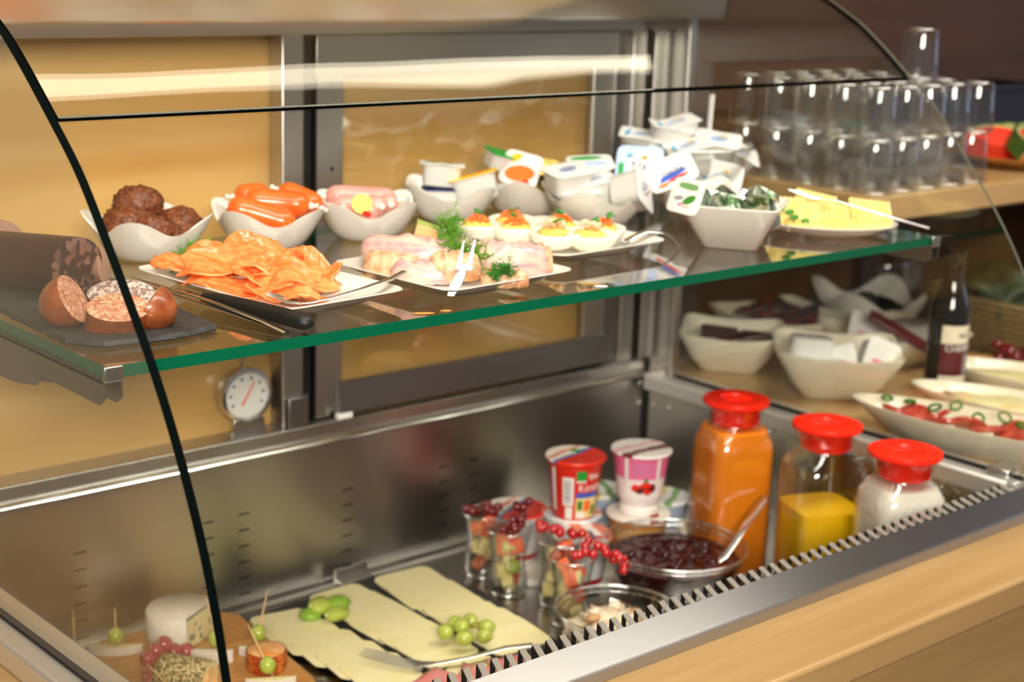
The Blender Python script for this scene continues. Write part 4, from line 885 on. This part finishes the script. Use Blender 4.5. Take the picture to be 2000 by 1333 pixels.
# yoghurt cups
def cup(label, loc, rz, r, h, m, lidm, flat=False, name='yoghurt_cup', rb=.74, words=None, extra=None, flange=1.07, tilt=(0, 0), foot=False):
    t = thing(name, label, 'yoghurt cup', loc, (tilt[0], tilt[1], rz))
    pr = [(r*rb*.96, 0), (r*rb, .0015), (r*(rb+(1-rb)*.97), h-.004), (r, h-.0035)]
    if foot: pr = [(r*.66, 0), (r*.70, .002), (r*.70, h*.10), (r*.64, h*.13), (r*.72, h*.22), (r*.80, h*.30), (r*.80, h*.34), (r*.98, h-.004), (r, h-.0035)]
    G().lathe(pr, 40, cap0=True).build('cup', m, t, ang=35)
    G().lathe([(r*.99, h-.0042), (r*flange, h-.0036), (r*flange, h-.0016), (r*(flange-.03), h-.0002), (r*(flange-.10), h-.0004), (0, h-.0004)], 40).build('lid', lidm, t, ang=40)
    return t
rampmat('red_cup', 'Z', [(0, '#e02a18'), (.02, '#e02a18')], .35, 0, .09)
rampmat('red_lid_print', 'X', [(0, '#f2e6da'), (.30, '#e2603a'), (.36, '#f3efe6'), (.50, '#3a56b8'), (.57, '#ef3418')], .35, -.043, .043, wob=.012, wscale=50, ang=RAD(38))
rampmat('pink_cup', 'Z', [(0, '#f4ece8'), (.52, '#ead8da'), (.56, '#e8729c'), (.94, '#f4eeec')], .35, 0, .1)
rampmat('pink_lid_print', 'X', [(0, '#f6f2ee'), (.42, '#f0b8c0'), (.55, '#f6f2ee'), (.66, '#6e1420'), (.84, '#f6f2ee')], .35, -.043, .043, wob=.02, wscale=60, ang=RAD(50))
rampmat('peach_cup', 'Z', [(0, '#f3d2a0'), (.35, '#e9a35a'), (.6, '#efbc7c'), (.78, '#e79a48'), (.9, '#f5ead8')], .35, 0, .09, wob=.012, wscale=40)
rampmat('lemon_cup', 'Z', [(0, '#e9ecec'), (.5, '#b8c7d8'), (.75, '#aebfd6'), (.92, '#f2f4f4')], .35, 0, .085)
rampmat('lemon_lid', 'X', [(0, '#f3f5f2'), (.30, '#c98a30'), (.40, '#e6d73c'), (.62, '#f3f5f2'), (.75, '#5b9a3c'), (.88, '#eef2f2')], .35, -.04, .04, wob=.02, wscale=50, ang=RAD(60))
rampmat('white_cup', 'Z', [(0, '#ecebea'), (.10, '#c22a2a'), (.2, '#e9e8e8'), (.72, '#c9ced6'), (.8, '#f2f1ef')], .35, 0, .085)
rampmat('straw_lid', 'X', [(0, '#f5f2ee'), (.22, '#dbe6f2'), (.46, '#f5f2ee'), (.58, '#f0926a'), (.74, '#f5f2ee'), (.9, '#e9836a')], .35, -.043, .043, wob=.02, wscale=45, ang=RAD(-20))
rampmat('caramel_lid', 'X', [(0, '#f6efe4'), (.5, '#f6efe4'), (.74, '#a6582c'), (.88, '#f6efe4')], .35, -.043, .043, wob=.01, wscale=50, ang=RAD(55))
ty = tag(G().sq([(.115, 0, 14), (.117, .001, 14), (.120, .012, 14), (.118, .012, 14), (.115, .004, 14)], 48, asp=.72).build('serving_tray', 'porcelain', None, (.902, .342, F), (0, 0, RAD(-42)), ang=40), 'low white tray under the yoghurt cups', 'tray')
C0 = F+.0045
CG = 'yoghurt cups on the white tray'
w1 = cup('white yoghurt cup with a fruit-printed lid tilted to the front, lettering upright', (.850, .286, C0), RAD(-40), .040, .075, 'white_cup', 'straw_lid')
text('Joghurt', .013, 'print_navy', 'lid_lettering', w1, (.012, -.010, .0753), (0, 0, RAD(100)))
G().prism([(.024+.010*cos(q*.4), -.016+.006*sin(q*.4)) for q in range(16)], .0750, .0752).build('lid_print', 'print_red', w1)
w2 = cup('low red cup with a red and blue printed lid behind the fruit glasses', (.838, .410, C0), RAD(-30), .042, .078, 'white_cup', 'red_lid_print')
w3 = cup('white yoghurt cup directly under the red cup', (.893, .352, C0), RAD(20), .040, .078, 'white_cup', 'straw_lid')
w4 = cup('peach-coloured yoghurt cup under the pink cup', (.965, .292, C0), RAD(10), .043, .080, 'peach_cup', 'caramel_lid')
w5 = cup('pale blue yoghurt cup with a lemon lid beside the tall orange jug', (1.042, .318, F+.0003), RAD(0), .038, .085, 'lemon_cup', 'lemon_lid')
G().ball((.0, 0, 0), (.013, .002, .009), 12, 8).build('lemon_print', 'print_yellow', w5, (.012, -.0335, .045), (0, 0, RAD(18)))
G().ball((.0, 0, 0), (.006, .002, .011), 12, 8).build('leaf_print', 'print_green', w5, (-.012, -.0325, .025), (0, 0, RAD(-20)))
w6 = cup('grey-white yoghurt cup half hidden between the red and pink cups', (.985, .398, F+.0003), RAD(30), .038, .085, 'lemon_cup', 'lemon_lid')
rc = cup('tall red cup with a barcode, standing on a white cup', (.886, .342, C0+.0785), RAD(-41.6), .0385, .087, 'red_cup', 'red_lid_print', rb=.78, flange=1.12)
def band(t, m, a0, a1, z0, z1, r0, rb, h, off=.0005, name='label_print', nn=10):
    rr = lambda z: r0*(rb+(1-rb)*z/h)+off
    R = [[(rr(z)*sin(RAD(a0+(a1-a0)*i/nn)), -rr(z)*cos(RAD(a0+(a1-a0)*i/nn)), z) for i in range(nn+1)] for z in (z0, z1)]
    return G().rings(R, closed=False).build(name, m, t)
k = (.0385, .78, .087)
bc = band(rc, 'print_white', -30, -4, .022, .064, *k, name='barcode_panel')
for i, (z, w) in enumerate([(.028, .0012), (.031, .0006), (.034, .0018), (.038, .0008), (.041, .0012), (.044, .0006), (.047, .0016), (.051, .0008), (.054, .0014), (.058, .001)]):
    band(bc, 'print_black', -26, -10, z-w/2, z+w/2, *k, off=.0008, name='bar', nn=4)
band(rc, 'print_white', -24, -6, .002, .020, *k, name='info_panel'); band(rc, 'print_white', -62, -50, .012, .075, *k, name='text_panel')
band(rc, 'print_green', 2, 24, .060, .074, *k, name='green_emblem'); band(rc, 'print_white', 2, 24, .057, .0598, *k, name='emblem_line')
band(rc, 'print_blue', 2, 62, .034, .0415, *k, name='blue_stripe'); band(rc, 'apple', 2, 62, .003, .0338, *k, name='picture_panel')
band(rc, 'print_orange', 22, 40, .014, .030, *k, off=.0008, name='pepper_print'); band(rc, 'herb', 6, 18, .016, .030, *k, off=.0008, name='herb_print'); band(rc, 'herb', 44, 56, .008, .022, *k, off=.0008, name='herb_print'); band(rc, 'print_white', 4, 26, .004, .013, *k, off=.0009, name='weight_panel')
text('e', .010, 'print_black', 'lettering', rc, (0, 0, .0085), (0, 0, RAD(12)), bend=.0385*.81)
text('Kirsch', .0150, 'print_white', 'lettering', rc, (0, 0, .0485), (0, 0, RAD(38)), bend=.0385*.91)
text('Bio', .0140, 'print_white', 'lettering', rc, (0, 0, .0655), (0, 0, RAD(44)), bend=.0385*.95)
G().prism([(-.006, .012), (.008, .012), (.008, .024), (-.006, .024)], .0867, .0870).build('lid_emblem', 'print_green', rc, (0, 0, 0), (0, 0, 0))
pc = cup('pink and white cup printed with cherries, standing on the peach cup', (.966, .293, C0+.0805), RAD(-41.6), .0405, .093, 'pink_cup', 'pink_lid_print', foot=True)
kp = (.0405, .70, .093)
for i, (an_, z, r) in enumerate([(-14, .044, .0062), (-4, .042, .0064), (9, .047, .0078), (22, .044, .0074), (14, .040, .006), (1, .044, .0058)]):
    q = .0405*.845; G().ball((0, 0, 0), (r, .0012, r), 12, 8).build('cherry_print', 'print_red' if i % 2 == 0 else 'dark_currant', pc, (q*sin(RAD(an_)), -q*cos(RAD(an_)), z), (0, 0, RAD(an_)))
G().ball((0, 0, 0), (.003, .0012, .004), 8, 6).build('leaf_print', 'herb', pc, (.0405*.88*sin(RAD(9)), -.0405*.88*cos(RAD(9)), .056), (0, 0, RAD(9)))
for an_ in (-34, 34):
    band(pc, 'print_white', an_-4, an_+4, .050, .088, .0405, .80, .093, off=.0010, name='side_stripe')
for i in range(3):
    band(pc, 'print_paleviolet', -22, 22, .066+i*.006, .0672+i*.006, .0405, .80, .093, off=.0009, name='text_line')
# glass bowl of cherry jelly
jb = thing('jelly_bowl', 'glass bowl filled with dark red cherry jelly', 'bowl', (.905, .165, F))
G().lathe([(.045, 0), (.048, .002), (.066, .018), (.082, .050), (.093, .080), (.097, .0835), (.0985, .087), (.096, .089), (.0925, .086), (.089, .080), (.078, .050), (.062, .018), (.042, .006)], 56, cap0=True, cap1=True).build('bowl_body', 'filled_glass', jb); rim(jb, .0968, .0875, .0018); rim(jb, .0925, .0805, .0012)
def top(u, v):
    r = u*.086; a = v*2*pi; return (r*cos(a), r*sin(a), .071+(.0045*noise.noise(Vector((r*cos(a)*70, r*sin(a)*70, 2)))+.003*noise.noise(Vector((r*cos(a)*170, r*sin(a)*170, 5))))*(1-u**6))
G().grid(top, 26, 64).rings([[(r*cos(2*pi*j/64), r*sin(2*pi*j/64), z) for j in range(65)] for r, z in ((.086, .071), (.0795, .049), (.0645, .0185), (.047, .004), (0, .0030))], closed=False).build('cherry_jelly', 'jelly', jb, ang=180)
rnd = random.Random(3)
for i in range(22):
    a = rnd.uniform(0, 2*pi); r = .074*rnd.random()**.5
    tag(G().ball((0, 0, 0), (.0085, .0080, .0062), 12, 8).build('cherry', 'jelly', jb, (r*cos(a), r*sin(a), .0695)))
sp = thing('dessert_spoon', 'steel spoon standing in the cherry jelly, handle to the right', 'spoon', (.952, .118, F+.074))
G().tube([(-.020, .006, -.010), (0, 0, 0), (.05, .012, .026), (.092, .022, .046), (.110, .027, .054), (.114, .028, .055)], [(.006, .0014), (.0050, .0016), (.0058, .0017), (.0078, .0018), (.0072, .0017), (.003, .001)], 12).build('handle', 'bright_steel', sp, ang=70)
G().ball((-.028, .006, -.014), (.016, .011, .004), 16, 8).build('spoon_bowl', 'bright_steel', sp)
# small glass bowl of pale salad
sbw = thing('salad_bowl', 'small glass bowl of pale creamy salad behind the vent strip', 'bowl', (.732, .097, F))
G().lathe([(.036, 0), (.039, .002), (.056, .018), (.068, .042), (.075, .060), (.077, .0625), (.075, .064), (.0722, .061), (.065, .042), (.052, .018), (.034, .006)], 48, cap0=True, cap1=True).build('bowl_body', 'bowl_glass', sbw); rim(sbw, .0758, .0632, .0017); rim(sbw, .0725, .0560, .0011)
G().ball((0, 0, .028), (.060, .060, .026), 40, 20, amp=.35, fr=90, seed=4).build('salad', 'salad_cream', sbw, ang=180)
for i in range(7):
    a = i*.9; G().ball((0, 0, 0), (.010, .008, .006), 10, 7, amp=.2, fr=150, seed=i).build('salad_chunk', 'chicken' if i % 3 == 0 else 'salad_cream', sbw, (.032*cos(a), .032*sin(a), .050+.004*(i % 2)))
# glass jugs with red lids
def jug(label, x, y, rz, m, lvl, word):
    t = thing('juice_jug', label, 'jug', (x, y, F), rz)
    body = [(.043, 0, 5), (.0465, .003, 5), (.0475, .012, 6), (.0475, .182, 6), (.0465, .195, 5), (.0420, .208, 3.2), (.0355, .216, 2.2), (.034, .221, 2), (.0365, .228, 2), (.0400, .236, 2), (.041, .244, 2)]
    G().sq(body, 48, cap1=False).build('glass_body', 'clear_glass', t, ang=60)
    G().sq([(.0445, .0065, 5), (.0456, .012, 6), (.0456, min(lvl, .182), 6)]+([(.0446, .195, 5), (.0395, lvl, 3.2)] if lvl > .19 else []), 48).build('drink', m, t, ang=50)
    lid = G().lathe([(0, .2500), (.022, .2500), (.0235, .2535), (.040, .2545), (.0462, .2525), (.0470, .2495), (.0462, .2462), (.036, .2455), (.0345, .243), (.0335, .220), (.031, .2175), (0, .2175)], 44).build('lid', 'red_lid', t, ang=40)
    # two finger hollows with a bridge between them
    G().rings([[(-.0215, -.0042, .2500), (.0215, -.0042, .2500), (.0215, .0042, .2500), (-.0215, .0042, .2500)], [(-.0215, -.0036, .2540), (.0215, -.0036, .2540), (.0215, .0036, .2540), (-.0215, .0036, .2540)]], cap1=True).build('grip', 'red_lid', lid, bevel=.0008)
    for i in range(3):
        a = RAD(-130+i*40); G().box(-.0015, .0015, -.0008, .0008, .219, .236, T=TR((.0338*cos(a), .0338*sin(a), 0), (0, 0, a+RAD(90)))).build('lid_rib', 'red_lid', lid)
    G().tube([(.046, 0, .198), (.062, 0, .200), (.076, 0, .190), (.080, 0, .172), (.079, 0, .120), (.074, 0, .085), (.063, 0, .070), (.047, 0, .066)], [(.0085, .0055)]*8, 12).build('handle', 'clear_glass', t, ang=70)
    return t
jug('square glass jug of orange carrot juice, red lid, nearly full', 1.066, .212, RAD(-20), 'carrot_juice', .213, 0)
jug('square glass jug with a red lid, half full of yellow orange juice', 1.076, .061, RAD(-24), 'orange_juice', .138, 0)
jug('square glass jug of milk with a red lid, furthest right', 1.062, -.073, RAD(-26), 'milk', .208, 0)
# ================================================================ neighbouring counter on the right
K = .9022
sc_ = thing('side_counter', 'timber side counter with dark back running on to the right of the case', 'counter', (0, 0, 0))
G().box(1.238, 2.9, -.19, .64, .862, .902).build('worktop', 'maple', sc_, bevel=.003)
G().box(1.30, 2.9, .625, .64, K, 1.19).build('back_board', 'brown_wood', sc_)
G().box(1.238, 2.9, -.17, .62, .06, .862).build('body', 'brown_wood', sc_)
ws = thing('wooden_shelf', 'thick maple shelf board carrying the upturned drinking glasses', 'shelf', (0, 0, 0))
G().box(1.262, 2.9, .145, .64, 1.189, 1.225).build('board', 'maple', ws, bevel=.0025)
G().box(1.30, 2.9, .33, .345, 1.135, 1.189).build('apron', 'brown_wood', ws)
G().box(1.262, 1.30, .60, .64, K, 1.189).build('leg', 'brown_wood', ws)
G().box(2.5, 2.54, .30, .64, K, 1.189).build('leg', 'brown_wood', ws)
# upturned tumblers in two layers, one more on top
TZ = 1.2252
tm = thing('tumbler', 'upturned clear tumbler at the front left corner, lower layer', 'glass', (1.302, .188, TZ), 0, 'upturned tumblers on the wooden shelf')
G().lathe([(.0285, 0), (.0288, .001), (.0280, .030), (.0262, .068), (.0245, .0735), (.020, .0750), (0, .0752)], 28).lathe([(.0285, 0), (.0272, .0008), (.0266, .030), (.0248, .060), (.020, .0635), (0, .0625)], 28).build('glass_wall', 'tumbler_glass', tm, ang=50); rim(tm, .0215, .0735, .0016); rim(tm, .0281, .0014, .0009)
colw = ['leftmost', 'second', 'third', 'fourth', 'rightmost']; roww = ['front', 'second', 'third', 'fourth', 'back']
for k in range(2):
    for i in range(5):
        for j in range(5):
            if i == j == k == 0: continue
            r = random.Random(i*37+j*11+k*5)
            dup(tm, (1.302+.0605*i+r.uniform(-.002, .002), .188+.0605*j+r.uniform(-.002, .002), TZ+.0756*k), r.uniform(0, 3), 'upturned tumbler, %s layer, %s row, %s of its row' % (['lower', 'upper'][k], roww[j], colw[i] if i not in (1, 2, 3) else colw[i]+' from the left'))
dup(tm, (1.485, .252, TZ+.1514), 0, 'single tumbler standing alone on top of the stacked tumblers')
# watermelon plate and things behind
mat('melon_red', '#e2452f', .35, sss=.2, col2='#d63a28', vscale=40); mat('melon_green', '#243d18', .35, col2='#4d6b2a', vscale=30); mat('melon_pale', '#cdd08a', .4)
wp = tag(G().lathe([(.07, 0), (.075, .002), (.12, .018), (.122, .020), (.118, .020), (.07, .006), (0, .006)], 40, cap0=True).build('fruit_plate', 'board_wood', None, (1.80, .255, 1.2252)), 'round brown plate of watermelon beside the glasses', 'plate')
for i, (x, y, rz, lb) in enumerate([(1.75, .270, -.9, 'watermelon slice nearest the upturned glasses'), (1.80, .265, -.5, 'watermelon slice in the middle of the brown plate'), (1.795, .215, .3, 'watermelon slice at the front of the brown plate'), (1.85, .245, -.2, 'watermelon slice at the right of the brown plate')]):
    t = thing('watermelon_slice', lb, 'watermelon', (x, y, 1.2318), (0, 0, rz))
    for m, r0, r1, nm in (('melon_red', 0, .058, 'flesh'), ('melon_pale', .058, .062, 'pale_rind'), ('melon_green', .062, .067, 'rind')):
        o = [(r1*cos(RAD(20+140*q/14)), r1*sin(RAD(20+140*q/14))) for q in range(15)]
        o = o+([(r0*cos(RAD(160-140*q/14)), r0*sin(RAD(160-140*q/14))) for q in range(15)] if r0 else [(0, 0)])
        G().prism(o, 0, .030, T=TR((0, 0, 0), (RAD(28), 0, 0))).build(nm, m, t)
for i, (x, y, h, lb) in enumerate([(1.90, .50, .10, 'left'), (2.05, .48, .11, 'right')]):
    b_ = thing('storage_crate', 'dark blue crate behind the watermelon, %s of two' % lb, 'crate', (x, y, 1.2252))
    G().box(-.07, .07, -.05, .05, 0, h).build('crate_body', 'dark_fabric', b_, bevel=.006)
    G().box(-.074, .074, -.054, .054, h-.012, h).build('crate_rim', 'dark_fabric', b_, bevel=.003)
# bowls of the lower counter
def flare_bowl(name, label, loc, rz, w=.085, b=.045, h=.066, p=7):
    t = thing(name, label, 'bowl', loc, rz)
    def ring(k, z, e, lift=0): 
        r = []
        for j in range(48):
            a = 2*pi*(j+.5)/48; c, d = cos(a), sin(a); q = (abs(c)**e+abs(d)**e)**(-1/e); cr = max(0, q-1)/.3
            r.append((k*q*c, k*q*d, z+lift*cr))
        return r
    G().rings([ring(b*.96, 0, 9), ring(b, .0015, 9), ring(b+(w-b)*.45, h*.40, 12), ring(w, h-.002, 10, .006), ring(w, h, 10, .006), ring(w-.004, h, 10, .006), ring(b+(w-b)*.42, h*.42+.002, 12), ring(b*.9, .006, 9), ring(b*.5, .005, 5)], cap0=True, cap1=True).build('bowl_body', 'cream_porcelain', t, ang=40)
    return t
flare_bowl('square_bowl', 'cream square bowl of brown wrapped portions beside the corner post', (1.335, .458, K), RAD(-52), .082, .045, .060)
flare_bowl('square_bowl', 'cream square bowl of white tubs behind the orange jug', (1.352, .262, K), RAD(-48), .095, .050, .070)
flare_bowl('square_bowl', 'wide cream square dish of dark red packets at the back', (1.535, .520, K), RAD(-12), .098, .055, .052)
flare_bowl('square_bowl', 'cream square bowl of white tubs and a maroon packet left of the bottle', (1.600, .335, K), RAD(-12), .098, .055, .050)
wv = bowl_thing('tall-cornered pale bowl with dark contents, behind the maroon packet', (1.745, .490, K), .3, R=.11, tip=.085, dip=.035, rb=.045)
mat('brown_wrap', '#3d2015', .35, coat=.3); mat('maroon', '#5c1420', .35, coat=.3); mat('dark_red', '#7e1c1c', .4, col2='#1d1a1c', vscale=50, thr=(.45, .55))
for i, (x, y, z, rx, rz, lb, m) in enumerate([(1.318, .468, .052, .5, -.7, 'at the left of its cream bowl', 'brown_wrap'), (1.352, .450, .046, .2, -.3, 'in the middle of its cream bowl', 'brown_wrap'), (1.378, .432, .044, .3, -.6, 'at the right of its cream bowl', 'brown_wrap'), (1.330, .440, .030, .2, .4, 'low in the cream bowl by the post', 'brown_wrap')]):
    t = thing('wrapped_portion', 'brown wrapped portion '+lb, 'portion', (x, y, K+z), (rx, .1, rz), 'brown wrapped portions in the cream bowl')
    G().box(-.030, .030, -.018, .018, -.006, .006).build('wrapper', m, t, bevel=.003); G().box(-.030, .030, -.0185, -.0165, -.0085, -.001).build('white_edge', 'print_white', t)
for lb, p, r, w in [('upside down at the left of the bowl behind the orange jug', (1.330, .292, K+.083), (RAD(178), RAD(4), RAD(-42)), .075), ('under the upside down one behind the orange jug', (1.334, .282, K+.030), (RAD(4), 0, RAD(-38)), .072),
                    ('on its side at the right of the bowl behind the orange jug', (1.388, .222, K+.060), (RAD(80), RAD(24), RAD(-20)), .062), ('between the others in the bowl behind the orange jug', (1.362, .256, K+.046), (RAD(60), RAD(-20), RAD(-60)), .050),
                    ('at the left of the bowl with the maroon packet', (1.540, .352, K+.040), (RAD(50), RAD(20), RAD(-40)), .070), ('upside down in the bowl with the maroon packet', (1.628, .318, K+.062), (RAD(182), RAD(-4), RAD(-40)), .085)]:
    tub('cream_portion', 'white tub '+lb, 'portion tub', p, r, w, w*.8, w*.42, prints=[('print_pink', 0, -.01, w*.3, .004, 0)])
t = thing('sugar_packet', 'maroon packet leaning over the rims of the white bowls', 'packet', (1.520, .268, K+.072), (RAD(20), RAD(28), RAD(-50)))
G().box(-.055, .055, -.014, .014, -.003, .003).build('sleeve', 'maroon', t, bevel=.002)
for i in range(9):
    r = random.Random(i); t = thing('tea_packet', 'dark red packet in the wide cream dish, %s row, %s' % (['front', 'middle', 'back'][i//3], ['left', 'centre', 'right'][i % 3]), 'packet', (1.505+.034*(i % 3)+r.uniform(-.005, .005), .490+.034*(i//3)+r.uniform(-.005, .005), K+.046+.006*(i % 2)+.008*(i//6)), (r.uniform(-.5, .5), r.uniform(-.5, .5), r.uniform(-1, 1)), 'dark packets in the wide cream dish')
    G().box(-.026, .026, -.019, .019, -.004, .004).build('wrapper', 'dark_red', t, bevel=.0025)
dk = thing('dried_fruit', 'dark dried fruit heaped in the tall-cornered bowl', 'fruit', (1.745, .490, K+.035)); G().ball((0, 0, 0), (.062, .062, .026), 30, 14, amp=.35, fr=60, seed=8).build('heap', 'rubber', dk, ang=180)
# oval serving dishes
def dish(label, loc, rz, L, Wd, h=.036):
    def e(k, z): return [(L/2*k*cos(2*pi*j/60), Wd/2*k*sin(2*pi*j/60)*(1-.12*cos(2*pi*j/60)**2), z) for j in range(60)]
    return tag(G().rings([e(.72, 0), e(.75, .001), e(.93, h*.7), e(1, h-.002), e(1, h), e(.97, h), e(.89, h*.62), e(.7, .006), e(.3, .005)], cap0=True, cap1=True).build('serving_dish', 'cream_porcelain', None, loc, (0, 0, rz), ang=60), label, 'dish')
DA = RAD(-78)
dish('long pale oval dish of red tomato salad behind the milk jug', (1.288, -.060, K), DA, .42, .125, .040)
dish('pale oval dish of white salad behind the tomato dish', (1.440, -.020, K), DA, .36, .125, .034)
dish('pale oval dish furthest back, right of the bottle', (1.600, .050, K), DA, .34, .130, .034)
mat('tomato', '#b3342a', .25, sss=.2, coat=.3, col2='#c85a45', vscale=70); mat('cream_salad', '#e6dcae', .4, col2='#d8c988', vscale=60, bump=.4)
for i in range(8):
    u = i/7; r = random.Random(i+40); c = Vector((1.250, .072, K+.034)).lerp(Vector((1.292, -.105, K+.034)), u)
    t = thing('tomato_slice', 'red tomato slice, number %s from the left in the long oval dish' % ['one', 'two', 'three', 'four', 'five', 'six', 'seven', 'eight'][i], 'tomato', (c.x+r.uniform(-.012, .012), c.y, c.z-.006*abs(u-.5)), (r.uniform(-.5, .5), r.uniform(.2, .7), r.uniform(0, 3)))
    G().lathe([(0, -.004), (.020, -.004), (.024, -.001), (.024, .002), (.019, .0045), (0, .0045)], 20).build('flesh', 'tomato', t)
for i, (x, y) in enumerate([(1.250, .092), (1.262, .062), (1.266, .024), (1.300, .012), (1.272, -.042), (1.306, -.062), (1.290, -.098)]):
    t = thing('onion_ring', 'green onion ring on the tomato dish, %s from its left end' % ['first', 'second', 'third', 'fourth', 'fifth', 'sixth', 'last'][i], 'onion', (x, y, K+.046), (.6*(i % 3)-.4, .5, i))
    G().tube([(.009*cos(q*.6), .007*sin(q*.6), 0) for q in range(11)], .0022, 6).build('ring', 'herb', t)
for lb, p, s in [('white salad filling the middle oval dish', (1.440, -.020, K+.018), (.145, .044, .015)), ('pale green-flecked salad in the furthest oval dish', (1.600, .050, K+.018), (.135, .044, .012))]:
    tag(G().ball((0, 0, 0), s, 40, 14, amp=.25, fr=60, seed=s[0]*100).build('salad', 'cream_salad', None, p, (0, 0, DA), ang=180), lb, 'salad')
# bottle with label
bo = thing('juice_bottle', 'dark glass bottle with a cream and red label, behind the oval dishes', 'bottle', (1.492, .160, K))
mat('dark_glass', '#0d0a0b', .06, coat=.6)
G().lathe([(.026, 0), (.030, .003), (.0305, .012), (.0305, .122), (.029, .136), (.022, .158), (.0158, .176), (.0145, .190), (.0150, .214), (.0168, .217), (.0168, .224), (.014, .226), (0, .226)], 36, cap0=True).build('bottle_body', 'dark_glass', bo, ang=50)
rr = .0308; lab = lambda m, z0, z1, a0, a1, off=0: G().rings([[((rr+off)*sin(RAD(a0+(a1-a0)*i/16)), -(rr+off)*cos(RAD(a0+(a1-a0)*i/16)), z) for i in range(17)] for z in (z0, z1)], closed=False)
lb_ = lab(0, .022, .112, -50, 65).build('bottle_label', 'cream_porcelain', bo, rot=(0, 0, RAD(-24)))
lab(0, .034, .084, -50, 65, .0002).build('label_panel', 'maroon', lb_)
lab(0, .036, .066, 22, 60, .0003).build('label_emblem', 'print_grey', lb_)
text('CHERRY', .0135, 'print_white', 'lettering', lb_, (0, 0, .0765), (0, 0, RAD(8)), bend=rr+.0004)
text('No 1', .010, 'print_black', 'lettering', lb_, (0, 0, .097), (0, 0, RAD(18)), bend=rr+.0004)
# bread basket, grapes, jar at the back right
mat('wicker', '#8a764a', .7, bump=.8, bscale=120, col2='#6e5c38', vscale=90); mat('dark_leaf', '#26331a', .5, col2='#3d4a24', vscale=40)
bk = thing('wicker_basket', 'woven basket of dark green salad leaves behind the bottle', 'basket', (1.86, .270, K))
g = G()
for i in range(9):
    k = i/8; g.sq([(.085+.040*k, .008+.011*i-.0045, 5), (.088+.040*k, .008+.011*i, 5), (.085+.040*k, .008+.011*i+.0045, 5)], 40, cap0=False, cap1=False)
g.sq([(.083, .004, 5), (.121, .102, 5)], 40, cap0=True, cap1=False); g.build('weave', 'wicker', bk, ang=80)
G().ball((0, 0, .100), (.105, .100, .040), 34, 16, amp=.6, fr=40, seed=2).build('salad_leaves', 'dark_leaf', bk, ang=180)
db = tag(G().box(-.09, .09, -.05, .05, 0, .014).build('cheese_board', 'board_wood', None, (1.68, .190, K), (0, 0, RAD(-40)), bevel=.003), 'small wooden board with dark grapes beside the bottle', 'board')
dg = thing('dark_grapes', 'bunch of dark red grapes on the small board', 'grapes', (1.705, .168, K+.0142))
for i in range(16):
    r = random.Random(i+70); G().ball((0, 0, 0), .0105, 12, 8).build('grape', 'dark_currant', dg, (r.uniform(-.045, .045), r.uniform(-.03, .03), .0105+.014*(i % 3 == 0)))
ja = thing('glass_jar', 'clear glass jar with a metal lid at the back, above the dark packets', 'jar', (1.86, .545, K))
G().lathe([(.040, 0), (.045, .004), (.046, .10), (.040, .115), (.034, .120), (.034, .130)], 32, cap0=True).build('jar_body', 'bowl_glass', ja)
G().lathe([(0, .141), (.035, .141), (.0365, .139), (.0365, .126), (.0355, .126)], 32).build('jar_lid', 'satin_steel', ja)
